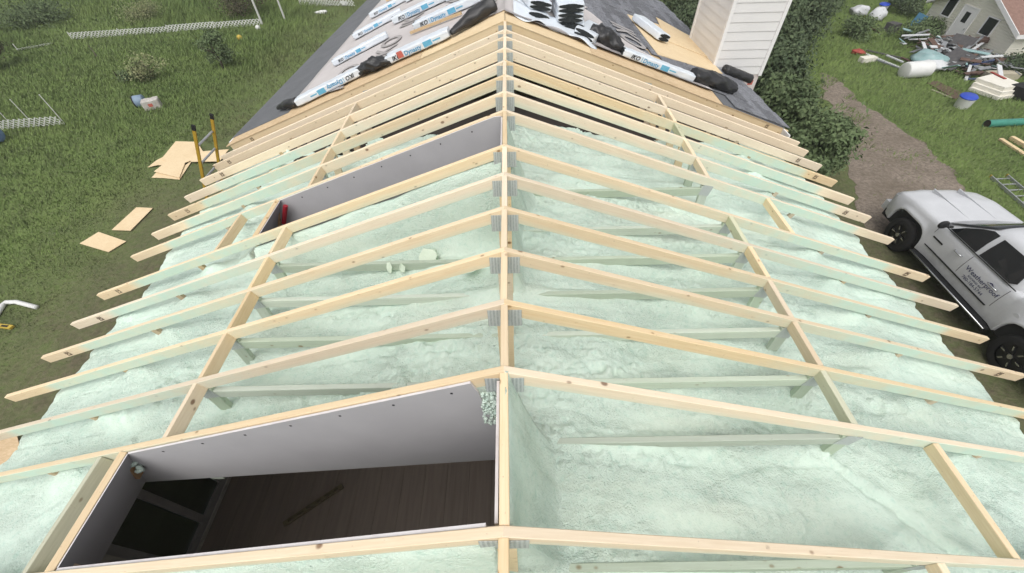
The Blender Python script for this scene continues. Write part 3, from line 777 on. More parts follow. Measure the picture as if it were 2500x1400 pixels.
cr((1106, 94), (1212, 32), .135, 1, 'felt_roll', 'black felt roll lying just short of the ridge above the cut edge', taper=(.35, .9, 1.05), amp=.10)
cr((882, 190), (962, 160), .115, 2, 'plastic_wrap', 'crumpled black plastic between two bundles on the meadow side edge', taper=(.6, 1.1, .5), amp=.3, cat='plastic')
cr((1432, 96), (1512, 136), .15, 3, 'plastic_wrap', 'black plastic heap slumped between the ridge pile and the lone bundle', taper=(.9, 1.1, .6), amp=.22, cat='plastic')
cr((1682, 200), (1778, 232), .14, 4, 'plastic_wrap', 'torn black plastic sack at the lower end of the bundle on the shingled slope', taper=(.9, 1.1, .85), amp=.18, cat='plastic')
cr((688, 272), (735, 262), .085, 5, 'tape_roll', 'taped black roll end sticking out over the dark eave strip', taper=(.55, 1, 1.0), amp=.10)
# pale paper sagging over the edge under the pile
def drape():
    v = []; f = []; nx, ny = 30, 8
    for i in range(nx+1):
        x = .12 + 1.22*i/nx
        for j in range(ny+1):
            t = j/ny; y = 6.98 - t*(.40+.06*math.sin(i*.31)) - .015*math.sin(i*.5); z = -MS*x + .045 + .03*math.sin(i*.45+j*.5)*t + .07*(1-t)
            v.append((x, y, RZ+z+.010*math.sin(i*.8+j*.9)))
    for i in range(nx):
        for j in range(ny): a = i*(ny+1)+j; f.append((a, a+ny+1, a+ny+2, a+1))
    o = link('paper_wrap', me_py(v, f, True), 'wrapper'); tag(o, 'loose pale wrapping sheet sagging over the cut edge below the ridge pile', 'wrapping')
    md = o.modifiers.new('thick', 'SOLIDIFY'); md.thickness = .004
drape()
def stick(pa, pb, name, label, off=.045, w=.038, h=.045):
    a, b = RF(*pa), RF(*pb); a[2] += off+h; b[2] += off+h; o = board(name, a, b, w, h, 'old_lumber'); return tag(o, label, 'lumber')
wood_mat('tan_lumber', (.66, .46, .22), (.55, .36, .16), WK)
MATS['old_lumber'] = MATS['old_lumber']
o = stick((1004, 92), (1098, 56), 'lumber_stick', 'short tan stick of lumber lying on the pale underlayment'); o.data = board_mesh(1.0, .05, .04, 'tan_lumber')
o = stick((944, 10), (990, -14), 'lumber_stick', 'tan lumber offcut at the top edge near the dark eave strip'); o.data = board_mesh(.8, .06, .04, 'tan_lumber')

# plywood sheets on the shingles
def sheet_on_roof(pts, off, th, m, name, label, cat='sheet'):
    v = []; c = [RF(*p) for p in pts]
    for p in c: v.append((p[0], p[1], p[2]+off))
    k = len(v); v += [(a, b, c_-th) for a, b, c_ in v]
    o = link(name, me_py(v, [tuple(range(k)), tuple(range(2*k-1, k-1, -1))] + [(i, i+k, (i+1) % k+k, (i+1) % k) for i in range(k)]), m); return tag(o, label, cat)
sheet_on_roof([(1530, 42), (1604, 141), (1762, 187), (1728, 148), (1660, 84)][::-1], .052, .012, 'plywood', 'plywood_sheet', 'large plywood sheet lying on the grey shingles below the chimney')
sheet_on_roof([(1600, 50), (1625, 108), (1727, 149), (1690, 100), (1660, 84)][::-1], .066, .011, 'plywood', 'plywood_sheet', 'smaller plywood sheet stacked on the larger one against the chimney')

# ------------------------------------------------------------------ chimney chase clad in white siding
chim = empty('chimney', (4.02, 8.5, 0)); tag(chim, 'tall square chimney chase clad in white horizontal siding at the eave', 'chimney')
CX0, CX1, CY0, CY1 = 4.03, 5.06, 8.47, 10.05; ZS = RZ-1.62; ZTOP = RZ+2.3
def cbox(lo, hi, name, m): return MB().box(tuple(np.subtract(lo, (4.02, 8.5, 0))), tuple(np.subtract(hi, (4.02, 8.5, 0)))).build(name, m, chim)
cbox((CX0+.03, CY0+.03, 0), (CX1-.03, CY1-.03, ZTOP), 'chase_core', 'house_wrap')
k_ = 0; z = ZS
lap = lambda L: MB().add([(0, 0, 0), (L, 0, 0), (L, -.014, .004), (0, -.014, .004), (0, -.004, .152), (L, -.004, .152), (L, 0, .152), (0, 0, .152)], [(0,1,2,3), (3,2,5,4), (4,5,6,7), (1,6,5,2), (0,3,4,7), (0,7,6,1)]).mesh()
lf, ls = lap(CX1-CX0-.10), lap(CY1-CY0-.10)
for me in (lf, ls): me.materials.append(MATS['vinyl_white'])
while z < ZTOP-.15:
    link('siding_board', lf, None, chim, (CX0+.05-4.02, CY0+.03-8.5, z))
    link('siding_board', ls, None, chim, (CX0+.03-4.02, CY1-.05-8.5, z), (0, 0, -HPI))
    if k_ < 16: link('siding_board', ls, None, chim, (CX1-.03-4.02, CY0+.05-8.5, z), (0, 0, HPI))
    z += .152; k_ += 1
for (x, y) in ((CX0, CY0), (CX1-.06, CY0), (CX0, CY1-.06)): cbox((x, y, ZS-.02), (x+.06, y+.06, ZTOP), 'corner_post', 'vinyl_trim')
cbox((CX0-.05, CY0-.05, ZTOP), (CX1+.05, CY1+.05, ZTOP+.08), 'cap', 'vinyl_trim')
for (x0, z0, w_, h_) in ((4.62, ZS-.35, .18, .12), (4.80, ZS-.52, .12, .16), (4.86, ZS-.20, .10, .09)):
    cbox((x0, CY0+.026, z0), (x0+w_, CY0+.031, z0+h_), 'wrap_print', 'print_red')
MATS['print_red'].node_tree.nodes['Principled BSDF'].inputs['Base Color'].default_value = (.5, .13, .10, 1)
cr((1762, 182), (1822, 205), .11, 8, 'plastic_wrap', 'small folded black plastic at the foot of the white chimney', taper=(1, 1, 1), amp=.06, cat='plastic', off=.03)
cr((1738, 155), (1748, 140), .05, 9, 'plastic_wrap', 'tiny black and silver scrap stuck at the corner of the chimney', taper=(1, .8, .6), amp=.15, cat='plastic')

# ================================================================== yard
def gravel_mat():
    n = N('gravel'); v = n.pos(); a = n.noise(v, .7, 6, .65); b = n.noise(v, 9, 6, .75)
    col = n.mix(n.ramp(a, [(.35, 0.), (.65, 1.)]), (.185, .152, .118), (.29, .242, .20)); col = n.mix(n.ramp(b, [(.40, .75), (.58, 0.)]), col, (.13, .11, .088))
    n.bump(b, .8, .03); return n.out(col, .95, .1)
gravel_mat()
def gpoly(pts): return [tuple(float(t) for t in G(*p)[:2]) for p in pts]
DRIVE = gpoly([(2003, 178), (2040, 190), (2120, 260), (2200, 310), (2300, 395), (2420, 540), (2500, 660), (2500, 900), (2250, 640), (2130, 560), (2075, 440), (2050, 330), (2010, 240)])
def in_poly(x, y, poly):
    c = np.zeros(np.shape(x), bool); n_ = len(poly)
    for i in range(n_):
        (x0, y0), (x1, y1) = poly[i], poly[(i+1) % n_]
        k = ((y0 > y) != (y1 > y)) & (x < (x1-x0)*(y-y0)/((y1-y0) if y1 != y0 else 1e-9)+x0); c ^= k
    return c
def drive():
    v = []
    n_ = len(DRIVE)
    for i in range(n_):
        a, b = np.array(DRIVE[i]), np.array(DRIVE[(i+1) % n_]); L = np.linalg.norm(b-a); k = max(2, int(L/.12))
        for j in range(k):
            p = a+(b-a)*j/k; d = np.array([-(b-a)[1], (b-a)[0]])/max(L, 1e-6)
            q = p + d*(.5*(float(fbm(np.array([p[0]*1.3+40]), np.array([p[1]*1.3+40]), 77, 4)[0])-.5)*2); v.append((q[0], q[1], .006))
    o = link('driveway', me_py(v, [tuple(range(len(v)))[::-1]]), 'gravel'); o['kind'] = 'structure'
    if o.data.polygons[0].normal.z < 0: o.data.flip_normals()
drive()

def soft_normal(n, k):        # thin blades and leaves scatter light like a soft mat: shading normal eased upwards
    g = n.new('NewGeometry'); a = n.new('VectorMath', operation='SCALE'); a.inputs['Scale'].default_value = k; n.link(g.outputs['Normal'], a.inputs[0])
    b = n.new('VectorMath', operation='ADD'); b.inputs[1].default_value = (0, 0, 1); n.link(a.outputs[0], b.inputs[0])
    c = n.new('VectorMath', operation='NORMALIZE'); n.link(b.outputs[0], c.inputs[0]); n.link(c.outputs[0], n.b.inputs['Normal'])
def grass_mat():
    n = N('grass_blades'); v = n.pos()
    a = n.noise(v, .22, 5, .6); b = n.noise(v, 1.6, 4, .6); c = n.noise(v, 14, 2)
    col = n.mix(n.ramp(a, [(.35, 0.), (.65, 1.)]), (.112, .175, .050), (.18, .25, .074))
    col = n.mix(n.ramp(b, [(.45, 0.), (.75, .7)]), col, (.085, .125, .038))
    col = n.mix(n.ramp(c, [(.52, 0.), (.78, .8)]), col, (.25, .27, .135))
    # dry, trodden tinge near the walls, like the soil there
    sp = n.sep(v); d = n.math('ADD', n.math('SUBTRACT', n.math('ABSOLUTE', sp[0]), 4.6), n.math('MULTIPLY', n.math('SUBTRACT', n.noise(v, .5, 4, .6), .5), 7.))
    col = n.mix(n.ramp(n.math('DIVIDE', d, 12.), [(.33, .85), (.78, 0.)]), col, (.128, .112, .070))
    soft_normal(n, .45)
    return n.out(col, .85, .15)
grass_mat()
def worn_prob(x, y):
    d = np.abs(x)-4.6 + (fbm(x*.5+90, y*.5+90, 81, 4)-.5)*6
    return np.clip((d-4.4)/4.2, .06, 1)
SHEETS = [gpoly(q) for q in ([(270, 569), (333, 505), (381, 508), (324, 570)], [(190, 597), (242, 565), (316, 592), (268, 622)], [(355, 414), (428, 343), (492, 346), (570, 368), (548, 405), (452, 410), (440, 446), (368, 440)], [(-40, 1070), (48, 1058), (60, 1105), (20, 1145), (-40, 1160)])]
def grass():
    P = []
    for (x0, x1, y0, y1, cnt) in ((-44, -4.9, -1, 46, 330000), (4.9, 40, 1, 44, 260000)):
        k = int(cnt*3.2); x = rng.uniform(x0, x1, k); y = rng.uniform(y0, y1, k)
        r = np.hypot(x, y+3); keep = rng.random(k) < np.clip(13/r, 0, 1)**1.25 * worn_prob(x, y)
        keep &= ~in_poly(x, y, DRIVE) | ((fbm(x*.9+12, y*.9+12, 84, 4) > .56) & (rng.random(k) < np.clip((y-9)/9, .12, .8))) | (rng.random(k) < .02)
        for q in SHEETS: keep &= ~in_poly(x, y, q)
        x, y = x[keep][:cnt], y[keep][:cnt]; P.append(np.stack([x, y], 1))
    P = np.concatenate(P); n = len(P); r = np.hypot(P[:, 0], P[:, 1])
    tall = np.clip((fbm(P[:, 0]*.12+70, P[:, 1]*.12+70, 85, 3)-.45)*3, 0, 1)*np.clip((r-16)/18, 0, 1)
    h = (.04+.06*rng.random(n))*(1+tall*2.2)*np.clip(r/14, .8, 2.0)*(.6+.4*worn_prob(P[:, 0], P[:, 1])); w = (.004+.007*rng.random(n))*np.clip(r/11, .8, 2.6)
    a = rng.random(n)*2*np.pi; lean = rng.uniform(.3, 1.1, n)*h; b = rng.normal(.4, 1.2, n)
    dx, dy = np.cos(a)*w, np.sin(a)*w; z = np.zeros(n)
    v0 = np.stack([P[:, 0]-dx, P[:, 1]-dy, z], 1); v1 = np.stack([P[:, 0]+dx, P[:, 1]+dy, z], 1)
    v2 = np.stack([P[:, 0]+np.cos(b)*lean, P[:, 1]+np.sin(b)*lean, h], 1)
    V = np.stack([v0, v1, v2], 1).reshape(-1, 3); f = np.arange(3*n).reshape(-1, 3)
    o = link('grass', me_np(V, f), 'grass_blades'); tag(o, 'rough green grass growing around the house', 'grass', kind='stuff')
grass()

# --- trees and shrubs
def leaf_mat(name, c1, c2, c3):
    n = N(name); v = n.pos(); oi = n.new('ObjectInfo')
    a = n.noise(v, 1.5, 5, .65); b = n.noise(v, 13, 2)
    col = n.mix(n.ramp(a, [(.38, 0.), (.62, 1.)]), c1, c2); col = n.mix(n.ramp(b, [(.50, 0.), (.72, .9)]), col, c3)
    h = n.new('HueSaturation'); n.link(col, h.inputs['Color']); n.link(n.math('ADD', n.math('MULTIPLY', oi.outputs['Random'], .3), .85), h.inputs['Value'])
    soft_normal(n, 1.1); return n.out(h.outputs[0], .65, .25)
leaf_mat('leaf_dark', (.045, .070, .034), (.085, .118, .056), (.15, .185, .10))
leaf_mat('leaf_mid', (.075, .112, .048), (.11, .155, .066), (.17, .21, .10))
leaf_mat('leaf_pale', (.20, .21, .10), (.14, .18, .07), (.33, .31, .17))
leaf_mat('twig_brown', (.060, .052, .030), (.085, .075, .04), (.05, .06, .026))
mat('bark', (.07, .055, .042), (.10, .085, .07), 20, .95)
def tree(x, y, h, r, label, leaves=7000, m='leaf_dark', seed=0, trunk_h=.25, leaf=.075, name='leafy_tree', cat='tree', group=None, clumps=26, flat=1.0):
    rr = np.random.default_rng(seed+500); root = empty(name, (x, y, 0)); tag(root, label, cat, group)
    b = MB(); top = h*.75
    b.tube([(0, 0, -.05), (.05*r, .03, h*.25), (-.04*r, .05*r, h*.5), (.03, 0, top)], [.05*h*.5+.02, .035*h*.5+.01, .02*h*.5+.01, .01], 7)
    for i in range(7):
        a = rr.random()*6.28; z0 = h*rr.uniform(.12, .5); b.tube([(0, 0, z0), (math.cos(a)*r*.4, math.sin(a)*r*.4, z0+h*.15), (math.cos(a)*r*.75, math.sin(a)*r*.75, z0+h*.32)], [.018*h*.5+.006, .012*h*.5+.004, .005], 5)
    b.build('trunk', 'bark', root, True)
    # crown: uneven clumps, leaves in each clump's shell
    cs = []
    for i in range(clumps):
        a = rr.random()*6.28; u = rr.uniform(trunk_h, 1.0); prof = math.sqrt(max(.05, 1-((u-.52)/.55)**2)); q = r*prof*math.sqrt(rr.random())*.85
        cs.append((math.cos(a)*q, math.sin(a)*q, h*u*.92, r*rr.uniform(.14, .42)))
    cs = np.array(cs); wgt = cs[:, 3]**2; idx = rr.choice(len(cs), leaves, p=wgt/wgt.sum())
    d = rr.normal(size=(leaves, 3)); d /= np.linalg.norm(d, axis=1)[:, None]; d[:, 2] *= .8*flat
    rad = cs[idx, 3]*(.35+.75*rr.random(leaves)**.7+.30*np.abs(rr.normal(size=leaves))**1.5)
    P = cs[idx, :3] + d*rad[:, None]; P[:, 2] = np.maximum(P[:, 2], .06)
    nrm = d + rr.normal(size=(leaves, 3))*.7; nrm[:, 2] += .35; nrm /= np.linalg.norm(nrm, axis=1)[:, None]
    t1 = np.cross(nrm, rr.normal(size=(leaves, 3))); t1 /= np.linalg.norm(t1, axis=1)[:, None]; t2 = np.cross(nrm, t1)
    s = leaf*rr.uniform(.6, 1.35, leaves)[:, None]
    V = np.stack([P-t1*s*.9, P-t2*s*.5+nrm*s*.12, P+t1*s*.9, P+t2*s*.5+nrm*s*.12], 1).reshape(-1, 3)
    link('crown', me_np(V, np.arange(4*leaves).reshape(-1, 4)), m, root)
    return root
GH = 'dense trees between the house and the driveway'
for i, (x, y, h, r, lf, m, lab) in enumerate((
    (9.35, 11.2, 1.8, .95, 9000, 'leaf_mid', 'low leafy shrub at the near end of the hedge beside the gravel'),
    (8.9, 12.9, 2.2, 1.05, 10000, 'leaf_mid', 'second leafy shrub from the near end of the hedge'),
    (8.9, 14.7, 2.7, 1.15, 11000, 'leaf_dark', 'dark rounded tree in the hedge opposite the chimney foot'),
    (9.6, 16.8, 3.0, 1.35, 13000, 'leaf_dark', 'dark tree of the hedge where the gravel drive ends'),
    (11.0, 19.4, 3.3, 1.6, 14000, 'leaf_dark', 'broad dark tree right of the white chimney, halfway along the hedge'),
    (13.2, 22.5, 3.4, 1.8, 14000, 'leaf_dark', 'large dark tree of the hedge nearest the long white trims'),
    (16.0, 25.8, 3.4, 2.0, 13000, 'leaf_dark', 'tall dark tree behind the white chimney edge, near the top of the picture'),
    (18.4, 29.5, 3.2, 1.9, 11000, 'leaf_mid', 'farthest tree of the hedge at the top edge, before the white farm building'),
    (8.4, 19.2, 3.2, 1.5, 9000, 'leaf_dark', 'dark tree seen left of the chimney beyond the shingled eave'),
    (9.2, 23.8, 3.6, 1.9, 9000, 'leaf_dark', 'dark tree behind the chimney and beyond the shingles'),
    (11.2, 28.5, 4.0, 2.2, 9000, 'leaf_dark', 'dark tree peeping out between chimney and roof at the top edge'),
    (13.5, 25.5, 3.6, 2.1, 9000, 'leaf_dark', 'dark tree filling the hedge behind the chimney'))):
    tree(x, y, h, r, lab, int(lf*1.35), m, i, group=GH, leaf=.075, clumps=40)
sx, sy = G(545, 168)[:2]; tree(float(sx), float(sy), 1.5, .75, 'young green bush with pale twig tips on the meadow', 2600, 'leaf_mid', 31, leaf=.06, name='bush', cat='bush', clumps=14)
sx, sy = G(372, 190)[:2]; tree(float(sx), float(sy), 1.0, .85, 'pale dry bush in the middle of the meadow', 1500, 'leaf_pale', 32, leaf=.06, name='bush', cat='bush', clumps=12)
sx, sy = G(322, 195)[:2]; tree(float(sx), float(sy), .45, .55, 'small green tuft beside the pale dry bush', 900, 'leaf_mid', 33, leaf=.05, name='bush', cat='bush', clumps=8)
sx, sy = G(-30, 175)[:2]; tree(float(sx), float(sy), 2.6, 1.1, 'dark brownish shrub cut by the picture edge beyond the stakes', 5000, 'twig_brown', 34, leaf=.07, name='bush', cat='bush')
sx, sy = G(590, 42)[:2]; tree(float(sx), float(sy), 2.2, 1.9, 'bare brownish thicket behind the long lattice', 4000, 'twig_brown', 35, leaf=.06, name='bush', cat='bush')
sx, sy = G(350, 48)[:2]; tree(float(sx), float(sy), .9, 1.3, 'dry pale weeds behind the long lattice', 2600, 'leaf_pale', 36, leaf=.05, name='bush', cat='bush')
sx, sy = G(90, 60)[:2]; tree(float(sx), float(sy), .9, 2.0, 'low green thicket in the far corner of the meadow', 4200, 'leaf_mid', 37, leaf=.07, name='bush', cat='bush')
for i, (px, py, h, r, m, lab) in enumerate(((2095, 95, .8, 1.0, 'leaf_mid', 'weeds at the foot of the hedge near the white trims'), (2215, 95, .6, 1.1, 'leaf_mid', 'tall weeds along the shed wall left of the door'),
        (2265, 80, .7, .8, 'leaf_mid', 'leafy weeds against the far corner of the shed'), (2470, 175, .5, .8, 'leaf_dark', 'dark weeds at the near corner of the shed'), (2200, 35, .8, 1.1, 'leaf_dark', 'dark weeds between the hedge and the blue tarp'))):
    sx, sy = G(px, py)[:2]; tree(float(sx), float(sy), h, r, lab, 2600, m, 50+i, leaf=.06, name='bush', cat='bush', clumps=12)

# --- white lattice, posts and stakes on the meadow
mat('white_pvc', (.78, .78, .76), (.7, .7, .68), 4, .6)
mat('white_stake', (.60, .60, .57), rough=.7)
def lattice(pa, pb, h, label, lean=0):
    a, b = Vector([float(t) for t in G(*pa)]), Vector([float(t) for t in G(*pb)]); d = b-a; L = d.length; X = d.normalized()
    root = empty('lattice_fence', a, (0, 0, math.atan2(X.y, X.x))); tag(root, label, 'lattice')
    k = max(1, round(L/2.4)); PL = L/k; st = .19
    for q in range(k):
        m_ = MB()
        for sgn in (1, -1):
            c = -h
            while c < PL:
                x0, x1 = c, c+h; z0, z1 = (0, h) if sgn > 0 else (h, 0)
                ta, tb = max(0, -x0/h), min(1, (PL-x0)/h)
                if tb-ta > .05:
                    p0 = (x0+h*ta, z0+(z1-z0)*ta); p1 = (x0+h*tb, z0+(z1-z0)*tb); w = .028
                    y0 = 0 if sgn > 0 else .012
                    m_.add([(p0[0]-w, y0, p0[1]), (p0[0]+w, y0, p0[1]), (p1[0]+w, y0, p1[1]), (p1[0]-w, y0, p1[1]), (p0[0]-w, y0+.008, p0[1]), (p0[0]+w, y0+.008, p0[1]), (p1[0]+w, y0+.008, p1[1]), (p1[0]-w, y0+.008, p1[1])],
                           [(0,1,2,3), (7,6,5,4), (0,4,5,1), (2,6,7,3), (1,5,6,2), (0,3,7,4)])
                c += st
        o = m_.build('lattice_panel', 'white_pvc', root, loc=(q*PL, .02*(q % 2), random.uniform(-.03, .03)), rot=(lean+random.uniform(-.08, .08), random.uniform(-.01, .01), 0)); o['kind'] = 'stuff'
        MB().box((-.02, -.02, -.1), (.02, .0, h+.05)).build('post', 'white_stake', root, loc=(q*PL, -.02, 0))
    return root
lattice((178, 97), (641, 63), .36, 'long low white lattice strip crossing the meadow to the white post', .1)
lattice((45, 124), (130, 108), .30, 'short collapsed lattice piece left of the long strip', 1.0)
lattice((10, 318), (158, 306), .40, 'white lattice piece under the three thin stakes', .3)
lattice((735, 16), (866, 16), .42, 'far white lattice near the roof eave at the top edge', .2)
def post(px, py, h, r, label, name='white_post', cat='post'):
    p = G(px, py); b = MB().tube([(0, 0, -.05), (.004, .003, h*.5), (-.01, .006, h)], r, 6); b.tube([(-.01, .006, h-.001), (-.01, .006, h+.02)], r*1.25, 6)
    o = b.build(name, 'white_stake', None, loc=(p[0], p[1], 0)); tag(o, label, cat)
post(642, 64, 2.4, .06, 'thick white post at the end of the long lattice'); post(697, 52, 2.4, .055, 'white post standing alone right of the long lattice')
post(158, 303, 1.15, .017, 'thin white stake at the end of the nearer lattice', 'garden_stake', 'stake'); post(82, 305, 1.0, .014, 'thin white stake in the middle of the nearer lattice', 'garden_stake', 'stake'); post(28, 305, 1.0, .014, 'thin white stake closest to the picture edge', 'garden_stake', 'stake')

# --- loose things on the meadow
def ground_sheet(pts, z, th, m, name, label, cat='sheet'):
    v = [tuple(float(t) for t in G(*p)[:2])+(z+th+random.uniform(0, .01),) for p in pts]; k = len(v); v += [(a, b, c-th) for a, b, c in v]
    o = link(name, me_py(v, [tuple(range(k)), tuple(range(2*k-1, k-1, -1))] + [(i, i+k, (i+1) % k+k, (i+1) % k) for i in range(k)]), m)
    if o.data.polygons[0].normal.z < 0: o.data.flip_normals()
    return tag(o, label, cat)
ground_sheet([(275, 564), (335, 509), (375, 511), (321, 566)], .02, .014, 'plywood', 'plywood_sheet', 'plywood sheet lying on bare grass, long and narrow')
ground_sheet([(197, 597), (243, 569), (310, 592), (267, 618)], .02, .014, 'plywood', 'plywood_sheet', 'squarer plywood sheet farther from the house than the long one')
ground_sheet([(372, 436), (388, 418), (432, 420), (470, 395), (440, 441), (400, 437)], .02, .014, 'plywood', 'plywood_sheet', 'lowest torn plywood sheet of the scrap pile by the yellow ladder')
ground_sheet([(363, 412), (385, 395), (403, 386), (440, 384), (420, 408), (388, 407)], .04, .014, 'plywood', 'plywood_sheet', 'torn plywood sheet of the scrap pile pointing away from the house')
ground_sheet([(380, 424), (410, 400), (398, 392), (432, 350), (484, 351), (505, 385), (455, 402), (441, 439)], .06, .014, 'plywood', 'plywood_sheet', 'large jagged plywood sheet on top of the scrap pile')
ground_sheet([(466, 388), (500, 376), (562, 371), (540, 400), (470, 401)], .08, .014, 'plywood', 'plywood_sheet', 'narrow plywood sheet of the scrap pile next to the yellow ladder')
ground_sheet([(-20, 1075), (45, 1062), (56, 1105), (20, 1140), (-20, 1150)], .02, .014, 'osb', 'board_scrap', 'reddish brown board scrap on the ground at the lower picture edge', 'board')
mat('ladder_yellow', (.42, .27, .03), (.36, .22, .03), 5, .5); mat('aluminium', (.46, .47, .48), (.38, .39, .40), 8, .45, .5, .5); mat('black_rubber', (.015, .015, .016), rough=.7)
lad = empty('ladder', (-6.47, 5.5, 0)); tag(lad, 'yellow fibreglass ladder leaning on the eave, black rail tips showing', 'ladder')
ld = Vector((2.03, .0, 4.78)); Ll = ld.length; ldn = ld/Ll
for yy in (0, .50):
    k_ = 1.0 if yy == 0 else .985
    b = MB(); M_ = Matrix.Translation((0, yy, 0)) @ rot_to((0, 1, 0), -ldn).to_matrix().to_4x4()
    board('rail', (0, yy, 0), (ld.x*k_, yy, ld.z*k_), .025, .042, 'ladder_yellow', lad, up=(-1, 0, .4))
    e = ld*k_; board('rail_tip', (e.x, yy, e.z), tuple(e+ldn*.08+Vector((0, yy, 0))), .03, .046, 'black_rubber', lad, up=(-1, 0, .4))
for i in range(1, 17):
    p = ldn*(i*.305)
    if p.z < ld.z: MB().tube([(p.x+.016, .016, p.z+.02), (p.x+.016, .484, p.z+.02)], .016, 6).build('rung', 'aluminium', lad)
mat('pail_blue', (.20, .27, .36), rough=.5); mat('pail_white', (.52, .50, .47), (.42, .38, .34), 5, .6); mat('barrel_blue', (.14, .22, .42), (.18, .26, .46), 4, .5); mat('tool_yellow', (.50, .36, .06), rough=.5)
mat('white_plastic', (.72, .72, .70), (.64, .64, .62), 3, .45); mat('pink', (.5, .2, .3), rough=.7)
def lying_drum(pa, pb, r, m, name, label, cat, rim=None, part='rim', zc=None, k=18):
    a, b = G(*pa), G(*pb); z = r if zc is None else zc; a = Vector((float(a[0]), float(a[1]), z)); b = Vector((float(b[0]), float(b[1]), z)); d = b-a; L = d.length
    root = link(name, MB().tube([(0, 0, 0), (.02, 0, 0), (.08*L, 0, 0), (.5*L, 0, 0), (.92*L, 0, 0), (L-.02, 0, 0), (L, 0, 0)], [r*.82, r*.94, r, r*.99, r, r*.95, r*.82], k).mesh(True), m, None, a, rot_to(d, (0, 0, 1)))
    if rim: MB().tube([(-.012, 0, 0), (.03, 0, 0)], r*1.04, k).build(part, rim, root)
    return tag(root, label, cat)
lying_drum((338, 262), (362, 258), .24, 'pail_blue', 'pail', 'grey blue pail lying on its side on the meadow', 'pail', 'black_rubber', zc=.22)
o = link('feed_sack', soft_box(.62, .44, .36, 91, wr=.02, p=3.2), 'pail_white', None, tuple(G(377, 264)[:2])+(0,), (0, 0, .5)); tag(o, 'off white sack lying beside the grey blue pail', 'sack')
MB().box((-.1, -.226, .14), (.06, -.21, .26)).build('red_print', 'print_red', o)
lying_drum((-40, 352), (14, 345), .30, 'barrel_blue', 'barrel', 'blue plastic barrel lying at the edge of the picture', 'barrel', 'barrel_blue')
pts = [tuple(G(*p)[:2])+(.05,) for p in ((-15, 790), (12, 748), (20, 742), (45, 741), (94, 754))]
tag(MB().tube(pts, .055, 10).build('downpipe', 'white_plastic', None, True), 'bent white downpipe lying on the grass', 'pipe')
a, b = G(-20, 796), G(33, 802); d = Vector(b-a); L_ = d.length; m_ = MB().box((0, -.05, 0), (L_, .05, .05))
o = m_.build('spirit_level', 'tool_yellow', None, loc=(a[0], a[1], .01), rot=rot_to(d, (0, 0, 1))); tag(o, 'yellow tool with a dark slot lying on the grass near the white pipe', 'tool')
MB().box((L_*.55, -.025, .0501), (L_*.85, .025, .055)).build('slot', 'black_rubber', o)
for (px, py, r, m, lab) in ((632, 74, .14, 'white_plastic', 'white ball below the end of the long lattice'), (588, 99, .15, 'tool_yellow', 'pale yellow ball on the meadow near the bush'),):
    p = G(px, py); o = link('ball', lump_mesh(r, int(px), amp=.03), m, None, (p[0], p[1], r*.9)); tag(o, lab, 'ball')
p = G(785, 34); o = link('plastic_scrap', lump_mesh(.25, 5, 1.4, .5, .4, .5), 'white_plastic', None, (p[0], p[1], .08)); tag(o, 'white plastic scrap on the grass near the top edge', 'scrap')
p = G(842, 14); o = link('plastic_scrap', lump_mesh(.25, 6, 1.0, .8, .6, .4), 'white_plastic', None, (p[0], p[1], .1)); tag(o, 'round white scrap against the far lattice', 'scrap')
p = G(828, 2); o = link('cloth_scrap', lump_mesh(.3, 7, 1.2, .6, .4, .4), 'pink', None, (p[0], p[1], .1)); tag(o, 'small pink cloth at the top edge above the far lattice', 'cloth')
for (pa, pb, lab) in (((275, 172), (287, 192), 'weathered short stick poking up left of the dry bush'), ((215, 110), (238, 142), 'grey dead branch leaning in front of the long lattice')):
    a, b = G(*pa, .5), G(*pb); tag(MB().tube([tuple(b), tuple((a+b)/2+np.array([.03, 0, 0])), tuple(a)], [.03, .025, .012], 6).build('dead_branch', 'bark'), lab, 'branch')

# ================================================================== sheds and junk across the drive
def siding_mat(name, c1, c2, pitch):
    n = N(name); v = n.pos(); sp = n.sep(v)
    fr = n.math('FRACT', n.math('DIVIDE', sp[2], pitch)); n.bump(n.ramp(fr, [(.0, .0), (.9, 1.), (1., 0.)]), 1.0, .02)
    return n.out(n.mix(n.ramp(n.noise(v, 1.5, 4), [(.3, 0.), (.7, 1.)]), c1, c2), .6, .3)
siding_mat('cream_siding', (.85, .82, .70), (.88, .85, .74), .10)
mat('brown_shingles', (.20, .12, .095), (.27, .17, .14), 8, .9, bump=.6, bscale=60); mat('dark_window', (.02, .024, .026), rough=.15, spec=.5)
def wall_prism(root, poly, y0, y1, name, m): return MB().prism(poly, y0, y1).build(name, m, root)
# shed: local u along the gable wall (towards the viewer), v into the building
A_ = G(2240, 70); B_ = G(2428, 160); du = Vector((float(B_[0]-A_[0]), float(B_[1]-A_[1]), 0)); LW = du.length; 
shed = empty('shed', (float(A_[0]), float(A_[1]), 0), (0, 0, math.atan2(du.y, du.x))); tag(shed, 'small cream sided shed with a white door between two dark windows', 'shed')
EH, AH, DP = 1.32, 2.46, 4.6
MB().prism([(0, -.05), (LW, -.05), (LW, EH), (LW/2, AH), (0, EH)], 0, DP).build('wall', 'cream_siding', shed)
for (x0, x1, z0, z1, q) in ((0, LW/2, EH, AH, 1), (LW, LW/2, EH, AH, -1)):
    s_ = (AH-EH)/(LW/2); ex = x0-q*.22; ez = z0-.22*s_
    MB().prism([(ex, ez+.02), (x1, z1+.02), (x1, z1+.09), (ex, ez+.09)], -.22, DP+.2).build('roof', 'brown_shingles', shed)
    MB().prism([(ex, ez-.07), (x1, z1-.07), (x1, z1+.10), (ex, ez+.10)], -.25, -.222).build('rake_board', 'vinyl_trim', shed)
    MB().box((min(ex, ex-q*.02), -.22, ez-.09), (max(ex, ex-q*.02), DP+.2, ez+.07)).build('eave_board', 'vinyl_trim', shed)
